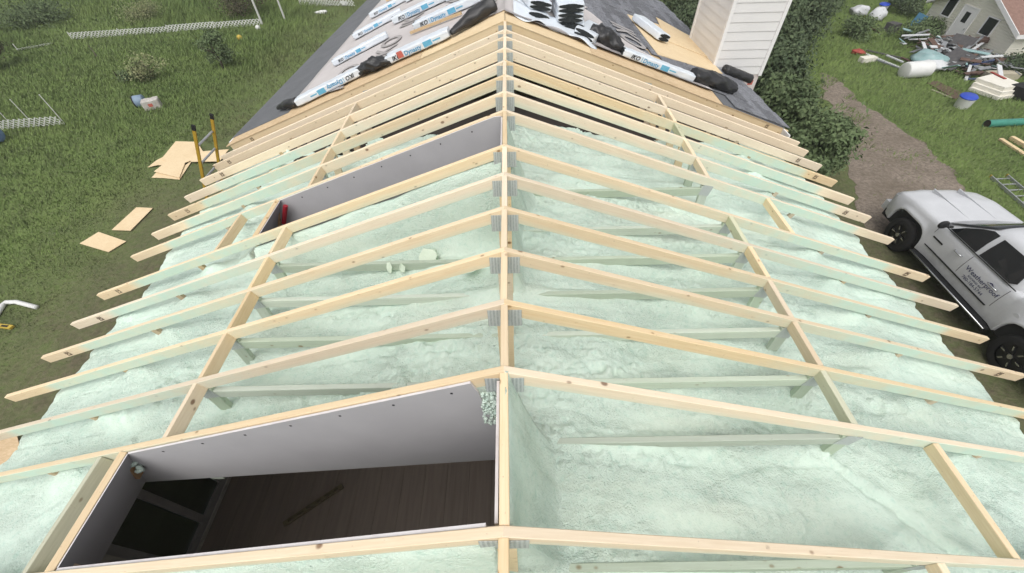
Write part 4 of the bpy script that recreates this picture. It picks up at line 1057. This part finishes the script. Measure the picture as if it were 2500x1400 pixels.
def opening(x0, x1, z0, z1, nm, glass):
    f_ = MB()
    for (a, b, c, d) in ((x0-.06, x1+.06, z1, z1+.05), (x0-.06, x1+.06, z0-.05, z0), (x0-.06, x0, z0, z1), (x1, x1+.06, z0, z1)): f_.box((a, -.035, c), (b, -.001, d))
    o = f_.build(nm, 'vinyl_trim', shed); MB().box((x0, -.02, z0), (x1, -.004, z1)).build('pane' if glass else 'door_leaf', 'dark_window' if glass else 'vinyl_trim', o); return o
opening(.88, 1.40, .90, 1.62, 'window', True); opening(3.52, 4.10, .80, 1.44, 'window', True)
dr = opening(1.94, 2.80, .10, 1.52, 'door', False); MB().box((2.22, -.028, .92), (2.52, -.021, 1.34)).build('door_window', 'dark_window', dr)
MB().tube([(2.72, -.05, .72), (2.72, -.02, .72)], .03, 8).build('handle', 'aluminium', dr)
# farm building behind
P0 = G(2105, 3); fb_ = empty('farm_building', (float(P0[0])+1.0, float(P0[1])+.6, 0), (0, 0, -.30)); tag(fb_, 'white farm building with brown roof behind the shed at the top edge', 'building')
MB().box((0, 0, -.1), (9.5, 5, 2.5)).build('wall', 'cream_siding', fb_)
MB().prism([(-.4, 2.45), (-.4, 2.55), (4.75, 4.4), (9.9, 2.55), (9.9, 2.45), (4.75, 4.3)], -.4, 5.4).build('roof', 'brown_shingles', fb_)
MB().box((1.2, -.02, .9), (2.2, -.001, 1.9)).build('window', 'dark_window', fb_)

mat('teal_tarp', (.22, .36, .36), (.32, .44, .44), 5, .5, bump=.5, bscale=10); mat('dark_sheet', (.065, .062, .065), (.10, .095, .095), 8, .85)
mat('scrap_brown', (.09, .055, .045), (.14, .09, .07), 9, .9); mat('scrap_grey', (.26, .27, .28), (.18, .19, .20), 9, .8); mat('scrap_white', (.60, .61, .62), (.52, .53, .54), 6, .6)
mat('scrap_blue', (.07, .09, .22), (.12, .15, .26), 6, .6); mat('beige', (.46, .42, .32), (.38, .34, .26), 5, .8); mat('foam_white', (.74, .71, .64), (.68, .65, .56), 4, .8); mat('lid_blue', (.03, .07, .42), rough=.4)
mat('tarp_blue', (.10, .26, .42), (.14, .32, .48), 4, .5); mat('pipe_green', (.045, .20, .15), (.06, .25, .19), 6, .45); mat('red_plastic', (.38, .07, .05), (.28, .05, .04), 6, .5)
def gv(px, py, z=0): return Vector([float(t) for t in G(px, py, z)])
def plank(pa, pb, w, h, m, name, label, za=.02, zb=.02, cat='board'):
    a, b = gv(*pa, 0), gv(*pb, 0); a.z += za+h; b.z += zb+h
    return tag(board(name, a, b, w, h, m), label, cat)
lying_drum((2196, 190), (2256, 186), .33, 'white_plastic', 'water_tank', 'white plastic drum lying on the grass before the scrap heap', 'drum', zc=.30)
for i, (pa, pb, w, m, lab) in enumerate((((2104, 131), (2204, 172), .12, 'scrap_white', 'longest white trim board pointing from the hedge to the white drum'), ((2112, 127), (2215, 150), .10, 'dark_sheet', 'dark trim board behind the longest white one'),
        ((2125, 148), (2190, 172), .07, 'scrap_grey', 'thin grey trim board in front of the longest white one'), ((2160, 143), (2200, 160), .09, 'scrap_white', 'short white trim board beside the drum end'), ((2195, 150), (2235, 168), .10, 'scrap_brown', 'brown board between the trims and the heap'))):
    plank(pa, pb, w, .05, m, 'trim_board', lab, .02+.03*i, .02+.03*i)
o = link('red_bag', lump_mesh(.24, 12, 1.2, .7, .4, .5), 'red_plastic', None, gv(2092, 133, 0)+Vector((0, 0, .1))); tag(o, 'red plastic bag at the hedge end of the white trims', 'bag')
o = link('foam_block', soft_box(.75, .32, .22, 71, p=6, wr=.004), 'foam_white', None, gv(2115, 151, 0), (0, 0, .2)); tag(o, 'small white foam block in front of the long trims', 'block')
# scrap heap before the shed door
hp = gv(2335, 145, 0)
heap = MB(); rr = random.Random(5)
def heap_pieces(n_, m, name, smin, smax, hmax, spread=1.6):
    b = MB()
    for i in range(n_):
        L = rr.uniform(smin, smax); M_ = Matrix.Translation(hp+Vector((rr.gauss(0, spread*.55), rr.gauss(0, spread*.75), rr.uniform(.05, hmax)))) @ Euler((rr.uniform(-.4, .4), rr.uniform(-.5, .5), rr.uniform(0, 3.1))).to_matrix().to_4x4()
        b.box((-L/2, -rr.uniform(.03, .12), -.015), (L/2, rr.uniform(.03, .12), .015), M_)
    o = b.build(name, m); return o
for n_, m, nm, lab in ((80, 'scrap_grey', 'scrap_heap', 'grey broken boards of the scrap heap before the shed'), (60, 'scrap_brown', 'scrap_heap', 'brown broken boards of the scrap heap before the shed'), (44, 'scrap_white', 'scrap_heap', 'white slivers in the scrap heap before the shed'), (30, 'teal_tarp', 'scrap_heap', 'teal scraps in the heap before the shed')):
    tag(heap_pieces(n_, m, nm, .2, 1.1, .6), lab, 'scrap', kind='stuff')
def slab(c, sx, sy, th, rot, m, name, label, cat='sheet'):
    M_ = Matrix.Translation(c) @ Euler(rot).to_matrix().to_4x4(); o = MB().box((-sx/2, -sy/2, -th/2), (sx/2, sy/2, th/2)).build(name, m); o.matrix_world = M_; return tag(o, label, cat)
slab(gv(2338, 112, .50), 1.0, .9, .05, (.0, -.75, .5), 'dark_sheet', 'roof_scrap', 'dark shingled sheet leaning on the scrap heap under the shed door')
slab(gv(2330, 145, .38), 1.1, .95, .04, (.1, -.45, .2), 'dark_sheet', 'roof_scrap', 'larger dark sheet lying across the middle of the scrap heap')
o = link('tarp', lump_mesh(.6, 21, 1.1, 1.2, .5, .3), 'teal_tarp', None, gv(2268, 145, .25)); tag(o, 'crumpled teal tarp at the drum side of the scrap heap', 'tarp')
o = link('tarp', lump_mesh(.55, 22, 1.4, .7, .35, .3), 'scrap_white', None, gv(2275, 160, .2)); tag(o, 'pale plastic film spilling out below the teal tarp', 'film')
slab(gv(2378, 100, .6), .95, .32, .16, (.2, -.25, -.55), 'scrap_brown', 'broken_frame', 'broken dark brown frame on top of the scrap heap by the door', 'frame')
for i, (pa, pb, za, zb, m, lab) in enumerate((((2298, 178), (2395, 128), .1, .7, 'scrap_white', 'white pole resting up against the scrap heap'), ((2298, 172), (2370, 132), .2, .75, 'scrap_grey', 'grey pole beside the white one on the scrap heap'),
        ((2352, 172), (2442, 163), .15, .35, 'scrap_blue', 'long bluish board at the near side of the scrap heap'), ((2355, 170), (2400, 160), .3, .4, 'scrap_white', 'short pale board lying over the bluish one'), ((2357, 176), (2355, 200), .25, .02, 'scrap_white', 'thin white rod standing out at the near side of the heap'),
        ((2360, 198), (2430, 196), .05, .05, 'scrap_blue', 'blue metal strip on the grass beyond the foam slabs'), ((2365, 190), (2412, 186), .1, .1, 'scrap_brown', 'brown board stub beside the beige cushion'))):
    plank(pa, pb, .11, .05, m, 'scrap_pole', lab, za, zb)
o = link('cushion', soft_box(1.25, .42, .30, 73, p=5, wr=.01), 'beige', None, gv(2436, 194, 0), (0, 0, -.06)); tag(o, 'long beige cushion lying between the heap and the foam slabs', 'cushion')
fs = [(2360, 212), (2382, 198), (2440, 205), (2478, 232), (2476, 246), (2425, 245)]
z_ = .02
for i, lab in enumerate(('lowest of the three cream foam slabs on the grass', 'middle slab of the cream foam stack on the grass', 'top cream foam slab carrying a red strip')):
    pts = [gv(2361+i*2, 222-i*3, 0), gv(2432, 247-i*3, 0), gv(2480-i, 240-i*3, 0), gv(2412, 210-i*3, 0)]
    v = [(p.x, p.y, z_) for p in pts] + [(p.x, p.y, z_+.13) for p in pts]
    o = link('foam_slab', me_py(v, [(3,2,1,0), (4,5,6,7), (0,1,5,4), (1,2,6,5), (2,3,7,6), (3,0,4,7)]), 'foam_white'); z_ += .134
    if o.data.polygons[1].normal.z < 0: o.data.flip_normals()
    tag(o, lab, 'foam slab', 'foam slabs stacked on the grass')
plank((2398, 203), (2432, 220), .10, .03, 'red_plastic', 'red_strip', 'red strip lying on the top foam slab', .43, .43, 'strip')
o = slab(gv(2503, 226, .22), .8, .8, .44, (0, 0, .3), 'black_rubber', 'crate', 'dark crate at the picture edge beside the foam slabs', 'crate')
for i in range(4): b = MB().box((-.40, -.414, -.20+.11*i), (.40, -.402, -.16+.11*i)).build('crate_slat', 'scrap_grey', o)
# pail with blue lid
def pail(px, py, r, h, label, m='white_plastic', lid='lid_blue'):
    p = gv(px, py, 0); b = MB().tube([(0, 0, 0), (0, 0, .02), (0, 0, h*.9), (0, 0, h)], [r*.84, r*.86, r*.98, r], 20)
    o = b.build('pail', m, None, True, loc=p, rot=(.06, -.12, .3)); tag(o, label, 'pail')
    MB().tube([(0, 0, h), (0, 0, h+.02), (0, 0, h+.045)], [r*1.05, r*1.06, r*.98], 20).build('lid', lid, o, True); return o
pail(2345, 262, .27, .42, 'white pail with blue lid standing on the grass')
pail(2150, 30, .26, .4, 'blue topped pail near the white bags by the far hedge', 'scrap_white')
o = link('rubbish_bag', lump_mesh(.42, 31, 1, 1, .9, .3), 'scrap_white', None, gv(2135, 50, 0)+Vector((0, 0, .25))); tag(o, 'white rubbish bag below the blue topped pail', 'bag')
o = link('rubbish_bag', lump_mesh(.38, 32, 1.3, .9, .7, .3), 'scrap_white', None, gv(2092, 38, 0)+Vector((0, 0, .2))); tag(o, 'white rubbish bag farther from the shed, close to the hedge', 'bag')
slab(gv(2240, 55, .35), .75, .05, .75, (.25, 0, 1.5), 'tarp_blue', 'blue_panel', 'blue panel leaning on the far corner of the shed', 'panel')
slab(gv(2178, 68, .2), .5, .5, .45, (0, 0, .4), 'dark_sheet', 'dark_box', 'small dark box among weeds before the blue panel', 'box')
ground_sheet([(2262, 206), (2284, 200), (2352, 232), (2330, 246)], .02, .03, 'scrap_brown', 'dark_board', 'dark brown board lying between drum and white pail', 'board')
plank((2273, 222), (2322, 242), .05, .04, 'beige', 'wood_strip', 'thin tan strip in front of the dark brown board')
a, b = gv(2402, 311, 0), gv(2560, 303, 0); a.z = b.z = .13; d = b-a; L_ = d.length
gp = MB(); k_ = int(L_/.05); gp.tube([(L_*i/k_, 0, 0) for i in range(k_+1)], [.125 if i % 2 else .135 for i in range(k_+1)], 14, False)
o = gp.build('drain_pipe', 'pipe_green', None, True, loc=a, rot=rot_to(d, (0, 0, 1))); tag(o, 'green corrugated drain pipe lying on the grass', 'pipe')
MB().tube([(.004, 0, 0), (.01, 0, 0)], .122, 14).build('pipe_mouth', 'dark_void', o)
plank((2440, 343), (2530, 402), .14, .06, 'spruce', 'lumber', 'nearer pale lumber piece on the grass at the picture edge', cat='lumber'); plank((2464, 342), (2530, 380), .14, .12, 'spruce', 'lumber', 'thicker lumber piece behind the nearer one at the picture edge', cat='lumber')
al = [gv(2416, 436, 0), gv(2456, 434, 0)]; dirv = (gv(2500, 511, 0)-al[0]).normalized(); Lr = 3.2
root = empty('ladder', al[0]); tag(root, 'aluminium ladder lying on the grass behind the truck', 'ladder')
dv = al[1]-al[0]
for q in (Vector((0, 0, .1)), dv+Vector((0, 0, .1))):
    board('rail', q, q+dirv*Lr, .03, .09, 'aluminium', root); board('rail_cap', q-dirv*.05, q, .034, .094, 'ladder_yellow', root)
for i in range(10):
    p = dirv*(.12+i*.30)+Vector((0, 0, .06)); board('rung', p, p+dv, .035, .03, 'aluminium', root)

# ================================================================== pickup truck
def paint_mat():
    n = N('truck_white'); v = n.tc.outputs['Object']
    col = n.mix(n.ramp(n.noise(v, 3, 5), [(.35, 0.), (.75, 1.)]), (.60, .61, .63), (.54, .55, .57)); sp = n.sep(v)
    lower_grey = n.math('MULTIPLY', n.ramp(n.math('ADD', sp[2], n.math('MULTIPLY', n.noise(v, 6, 5), .5)), [(.60, .8), (1.45, 0.)]), .85)  # greyer and rougher towards the bottom
    return n.out(n.mix(lower_grey, col, (.24, .235, .225)), n.math('ADD', n.math('MULTIPLY', lower_grey, .4), .30), .5)
paint_mat(); mat('tyre', (.014, .014, .015), (.022, .021, .02), 12, .85, bump=.4, bscale=30); mat('rim_black', (.012, .012, .013), rough=.35, spec=.5); mat('chrome', (.62, .63, .65), rough=.18, spec=.5, metal=.9)
mat('trim_black', (.016, .016, .018), rough=.6); mat('lamp', (.55, .56, .58), rough=.15, spec=.6); mat('amber', (.5, .2, .03), rough=.3)
n = N('tinted_glass'); n.out((.012, .014, .016), .06, .6)
hf, hr = G(2194, 574, .42), G(2469, 872, .42)
fy = Vector((float(hf[0]-hr[0]), float(hf[1]-hr[1]), 0)); fyn = fy.normalized(); WBASE = 3.645
right_ = Vector((fyn.y, -fyn.x, 0)); mid = Vector((float(hf[0]), float(hf[1]), 0)) - fyn*((fy.length-WBASE)*.0) + right_*.98
truck = empty('pickup_truck', mid, (0, 0, math.atan2(fyn.y, fyn.x)-HPI)); tag(truck, 'white crew cab pickup truck with company lettering parked beside the house', 'pickup truck')
RW = .43; HZ = .43; AR = .585
def wy(y): return np.interp(y, [-4.95, -4.8, -3.0, -1, .2, .75, .95, 1.03], [.93, .97, .985, .985, .985, .95, .86, .74])
def zbot(y):
    z = .50
    for yh in (0, -WBASE):
        if abs(y-yh) < AR: z = max(z, HZ+(AR**3.2-abs(y-yh)**3.2)**(1/3.2)-.03)
    return min(z, .97)
st = sorted(set([1.03, 1.0, .95, .85, .75, -.62, -.9, -1.2, -1.6, -2, -2.4, -2.8, -2.86, -2.9, -4.4, -4.8, -4.95] + [AR*math.sin(t) for t in np.linspace(-HPI, HPI, 17)] + [-WBASE+AR*math.sin(t) for t in np.linspace(-HPI, HPI, 17)]), reverse=True)
def ztop(y): return float(np.interp(y, [-4.95, -2.88, -2.86, -.75, -.6, .3, .8, .96, 1.03], [1.36, 1.36, 1.30, 1.30, 1.29, 1.26, 1.17, 1.08, .95]))
def body():
    v = []; f = []; K = 15
    for y in st:
        w = float(wy(y)); zb = zbot(y); zt = ztop(y); fl = 0
        for yh in (0, -WBASE):
            q = abs(y-yh)
            if q < AR+.12: fl = .045*max(0, 1-max(0, q-AR)/.12)
        prof = [(w-.05, zb), (w-.005+fl, zb+.02), (w+fl, zb+.06 if zb < .9 else zb+.03), (w+.012+fl*.6, max(zb+.08, .86)), (w+.008+fl*.2, max(zb+.1, 1.02)), (w-.01, zt-.12), (w-.03, zt-.045), (w-.08, zt-.008), (w-.18, zt+.004), (w*.55, zt+.022), (w*.42, zt+.050), (w*.22, zt+.048), (0, zt+.042)]
        if y < -.62: prof = prof[:8] + [(w-.18, zt), (w*.55, zt), (w*.42, zt), (w*.22, zt), (0, zt)]
        ring = prof + [(-x, z) for x, z in prof[-2::-1]]
        K = len(ring); v += [(x, y, z) for x, z in ring]
    n_ = len(st)
    for i in range(n_-1):
        for j in range(K-1): f.append((i*K+j, i*K+j+1, (i+1)*K+j+1, (i+1)*K+j))
    f.append(tuple(range(K))); f.append(tuple(range((n_-1)*K, n_*K))[::-1])
    o = link('body', me_py(v, f, True), 'truck_white', truck)
    md = o.modifiers.new('split', 'EDGE_SPLIT'); md.split_angle = math.radians(50)
    return o
body_o = body()
for yh in (0, -WBASE):
    MB().box((-.93, yh-AR-.02, .45), (.93, yh+AR+.02, 1.0)).build('wheel_well', 'trim_black', truck)
MB().box((-.90, -4.85, .42), (.90, .9, .60)).build('chassis', 'trim_black', truck)
# cab: rounded rings rising from belt to roof
LV = [(1.28, -.50, -2.86, .955), (1.36, -.60, -2.84, .94), (1.50, -.86, -2.79, .895), (1.65, -1.10, -2.74, .84), (1.78, -1.32, -2.69, .78), (1.845, -1.46, -2.62, .735), (1.88, -1.60, -2.5, .66), (1.893, -1.8, -2.35, .50)]
def cab_x(z): return float(np.interp(z, [l[0] for l in LV], [l[3] for l in LV]))
def cab():
    v = []; f = []; K = 40
    for (z, yf, yr, w) in LV:
        cy, hy = (yf+yr)/2, (yf-yr)/2
        for j in range(K):
            a = 2*math.pi*(j+.5)/K; c, s_ = math.cos(a), math.sin(a); p = 7.0; r = (abs(c)**p+abs(s_)**p)**(-1/p)
            y = cy+s_*r*hy
            if s_ > .5: y -= .10*(c*r)**2*(1 if z < 1.85 else .5)      # rounded windscreen
            v.append((c*r*w, y, z))
    for i in range(len(LV)-1):
        for j in range(K): f.append((i*K+j, i*K+(j+1) % K, (i+1)*K+(j+1) % K, (i+1)*K+j))
    f.append(tuple(range((len(LV)-1)*K, len(LV)*K)))
    return link('cab', me_py(v, f, True), 'truck_white', truck)
cab_o = cab()
def glass(poly, name='side_window', side=-1, m='tinted_glass', off=.012, th=.01, parent=truck):    # poly in y,z laid on the cab side
    v = [(side*(cab_x(z)+off), y, z) for y, z in poly]; k = len(v); v += [(x-side*th, y, z) for x, y, z in v]
    me = me_py(v, [tuple(range(k)), tuple(range(2*k-1, k-1, -1))] + [(i, i+k, (i+1) % k+k, (i+1) % k) for i in range(k)]); me.update(); return link(name, me, m, parent)
for sd_ in (-1, 1):
    glass([(-.86, 1.335), (-1.62, 1.335), (-1.60, 1.55), (-1.60, 1.765), (-1.45, 1.765), (-1.28, 1.68), (-1.05, 1.52)], side=sd_)
    glass([(-1.72, 1.335), (-2.52, 1.335), (-2.62, 1.40), (-2.55, 1.60), (-2.44, 1.765), (-1.72, 1.765), (-1.72, 1.55)], side=sd_)
    MB().box((min(sd_*.955, sd_*.972), -2.72, 1.310), (max(sd_*.955, sd_*.972), -.80, 1.322)).build('belt_moulding', 'trim_black', truck)
ws = []
for t in np.linspace(-1, 1, 13):
    ws.append([(t*cab_x(z)*.90, np.interp(z, [l[0] for l in LV], [l[1] for l in LV]) - .10*(t*.93)**2 + .014, z+.004) for z in (1.33, 1.5, 1.65, 1.80)])
v = [p for r_ in ws for p in r_]; f = [(i*4+j, i*4+j+1, (i+1)*4+j+1, (i+1)*4+j) for i in range(12) for j in range(3)]
o = link('windscreen', me_py(v, f, True), 'tinted_glass', truck); md = o.modifiers.new('t', 'SOLIDIFY'); md.thickness = .008
MB().box((-.40, -2.05, 1.894), (.40, -1.62, 1.900)).build('sunroof', 'scrap_grey', truck)
MB().prism([(-.012, 1.89), (.012, 1.89), (.006, 1.95), (-.006, 1.95)], -1.62, -1.50).build('roof_fin', 'trim_black', truck)
for x in (-.30, .30): MB().box((x-.012, -.55, 1.292+.045), (x+.012, .70, 1.20+.01)).build('hood_crease', 'truck_white', truck).hide_render = False
# bed cover and rails
MB().box((-.80, -4.85, 1.366), (.80, -2.98, 1.385)).build('bed_cover', 'trim_black', truck)
for sd_ in (-1, 1): MB().box((min(sd_*.82, sd_*.93), -4.88, 1.364), (max(sd_*.82, sd_*.93), -2.95, 1.382)).build('bed_rail', 'truck_white', truck)
# doors: seams, handles, mouldings, mirror, step
for sd_ in (-1, 1):
    sx = sd_*1.0
    for yy_ in (-.66, -1.67, -2.66):
        b = MB(); pr_ = [(.980, .58), (.986, .72), (.9985, .86), (.9945, 1.02), (.977, 1.18), (.957, 1.255)]
        for (xa, za), (xb_, zb_) in zip(pr_[:-1], pr_[1:]):
            b.add([(sd_*q_, yy_+e_, z_) for (q_, z_) in ((xa+.0015, za), (xb_+.0015, zb_)) for e_ in (-.004, .004)] + [(sd_*(q_-.01), yy_+e_, z_) for (q_, z_) in ((xa, za), (xb_, zb_)) for e_ in (-.004, .004)], [(0,1,3,2), (4,6,7,5), (0,2,6,4), (1,5,7,3)])
        b.build('door_seam', 'trim_black', truck)
    for yy_ in (-1.42, -2.42):
        MB().tube([(sx*1.0, yy_-.11, 1.115), (sx*1.035, yy_-.08, 1.12), (sx*1.04, yy_, 1.122), (sx*1.035, yy_+.08, 1.12), (sx*1.0, yy_+.11, 1.115)], .015, 6).build('door_handle', 'chrome', truck, True)
    MB().box((min(sx*.985, sx*1.018), -2.60, .742), (max(sx*.985, sx*1.010), -.70, .760)).build('side_moulding', 'trim_black', truck)
    b = MB().tube([(sx*.93, -.84, 1.37), (sx*1.08, -.82, 1.38)], .03, 6); b.add([(p.co.x*1+sx*1.15, p.co.y-.82, p.co.z+1.42) for p in lump_mesh(.12, 3, .95, .45, .85, .03).vertices], [tuple(p.vertices) for p in lump_mesh(.12, 3, .95, .45, .85, .03).polygons])
    b.build('mirror', 'trim_black', truck, True)
    stp = MB().box((min(sx*.93, sx*1.13), -3.02, .46), (max(sx*.93, sx*1.13), -.62, .50)).build('running_board', 'trim_black', truck)
    MB().tube([(sx*1.125, -3.02, .495), (sx*1.125, -.62, .495)], .018, 8).build('step_edge', 'chrome', stp, True)
    MB().box((min(sx*.993, sx*1.003), -1.02, .985), (max(sx*.993, sx*1.003), -.72, 1.018)).build('badge', 'trim_black', truck)
    lp = MB().add([(sx*.70, 1.0, .86), (sx*.935, .82, .88), (sx*.93, .80, 1.06), (sx*.72, .965, 1.05), (sx*.66, .98, .86), (sx*.90, .80, .88), (sx*.89, .78, 1.05), (sx*.68, .94, 1.04)], [(0,1,2,3), (7,6,5,4), (0,4,5,1), (1,5,6,2), (2,6,7,3), (3,7,4,0)]).build('headlight', 'lamp', truck)
MB().box((-.86, .92, .50), (.86, 1.10, .74)).build('front_bumper', 'truck_white', truck)
MB().box((-.66, .99, .76), (.66, 1.045, 1.02)).build('grille', 'trim_black', truck)
MB().tube([(-1.0, -3.10, 1.02), (-1.004, -3.10, 1.02)], .06, 14).build('fuel_cap', 'truck_white', truck)
def wheel(x, y, sd_):
    root = MB(); k = 32; prof = [(-.13, .26), (-.135, .36), (-.12, .405), (-.08, .428), (0, .43), (.08, .428), (.12, .405), (.135, .36), (.13, .26)]
    v = []; f = []
    for j in range(k):
        a = 2*math.pi*j/k
        for (px, r) in prof: rr_ = r*(1.012 if (j % 2 and r > .40) else 1); v.append((px, rr_*math.cos(a), rr_*math.sin(a)))
    m_ = len(prof)
    for j in range(k):
        for i in range(m_-1): f.append((j*m_+i, j*m_+i+1, ((j+1) % k)*m_+i+1, ((j+1) % k)*m_+i))
    w = link('wheel', me_py(v, f, True), 'tyre', truck, (x, y, HZ))
    MB().tube([(sd_*.02, 0, 0), (sd_*.09, 0, 0)], [.262, .262], 28).build('rim', 'rim_black', w)
    for i in range(6):
        a = i*math.pi/3; M_ = Matrix.Rotation(a, 4, 'X')
        MB().box((min(sd_*.09, sd_*.115), .05, -.028), (max(sd_*.09, sd_*.115), .235, .028), M_).build('spoke', 'rim_black', w)
        MB().box((min(sd_*.115, sd_*.119), .13, -.012), (max(sd_*.115, sd_*.119), .22, .012), M_).build('spoke_inlay', 'chrome', w)
    MB().tube([(sd_*.09, 0, 0), (sd_*.125, 0, 0)], .05, 12).build('hub_cap', 'chrome', w)
for sd_ in (-1, 1):
    for yh in (0, -WBASE): wheel(sd_*.90, yh, sd_)
# lettering on the rear door (facing the house)
def door_text(body_, size, m, y, z, sh=0, bold=0):
    o = link('lettering', text_mesh(body_, size, m, sh, bold), None, truck, (-.9985, y, z)); o.rotation_euler = Matrix((Vector((0, -1, 0)), Vector((0, 0, 1)), Vector((-1, 0, 0)))).transposed().to_euler(); return o
door_text('Weatherproof', .145, 'navy_ink', -1.76, .985, 0, 0)
door_text('ROOFING INC', .06, 'navy_ink', -1.92, .905, 0, 0); door_text('780-184-5744', .10, 'navy_ink', -1.84, .81, 0, 0)
MB().add([(-.994, -2.26, 1.095), (-.994, -2.36, 1.15), (-.994, -2.46, 1.095), (-.994, -2.42, 1.095), (-.994, -2.36, 1.125), (-.994, -2.31, 1.095)], [(0, 5, 4, 1), (1, 4, 3, 2)]).build('roof_logo', 'navy_ink', truck)
# loose foam offcuts between the trusses
for i, (px, py, Yq, s, lab) in enumerate(((1046, 625, TY[3]+.25, (.115, .03, .085), 'large flat foam offcut between the third and fourth bays'), (952, 655, TY[3]+.22, (.03, .03, .055), 'small upright foam crumb left of the flat offcut'), (982, 655, TY[3]+.20, (.028, .02, .045), 'second small foam crumb next to the flat offcut'), (1155, 655, TY[3]-.12, (.09, .05, .03), 'foam offcut lying near the king post'))):
    rd = ray(px, py); tt = np.linspace(1.0, 6.0, 4000); pts_ = CAM + rd*tt[:, None]      # rests on the foam surface
    hit = np.argmax(pts_[:, 2] < RZ + foam_base(np.abs(pts_[:, 0])) + .11); p = pts_[hit]; rr = random.Random(200+i); sx_, sy_, sz_ = s
    poly = [(sx_*rr.uniform(.75, 1.1)*math.cos(t+rr.uniform(-.25, .25)), sz_*rr.uniform(.8, 1.15)*math.sin(t+rr.uniform(-.25, .25))) for t in np.linspace(.3, 6.2, 6, endpoint=False)]
    me = MB().prism(poly, -sy_, sy_).mesh()
    for q in me.vertices: q.co += Vector((rr.uniform(-.1, .1)*sx_, rr.uniform(-.2, .2)*sy_, rr.uniform(-.1, .1)*sz_))
    o = link('foam_offcut', me, 'foam_chunk', None, p, (-.75, .15, .25*i)); tag(o, lab, 'foam offcut', 'foam offcuts lying between the trusses')

# ------------------------------------------------------------------ thin haze volume added over the whole place to lift dark tones
hz = bpy.data.materials.new('haze_lift'); hz.use_nodes = True; ht = hz.node_tree
for q in list(ht.nodes):
    if q.type != 'OUTPUT_MATERIAL': ht.nodes.remove(q)
pv = ht.nodes.new('ShaderNodeVolumePrincipled'); pv.inputs['Color'].default_value = (.93, .95, .97, 1); pv.inputs['Density'].default_value = .0010; pv.inputs['Anisotropy'].default_value = .2
ht.links.new(pv.outputs[0], [q for q in ht.nodes if q.type == 'OUTPUT_MATERIAL'][0].inputs['Volume']); MATS['haze_lift'] = hz
o = MB().box((-405, -405, -1.2), (405, 405, RZ+2.6)).build('haze', 'haze_lift'); o['kind'] = 'stuff'
S.cycles.volume_bounces = 1
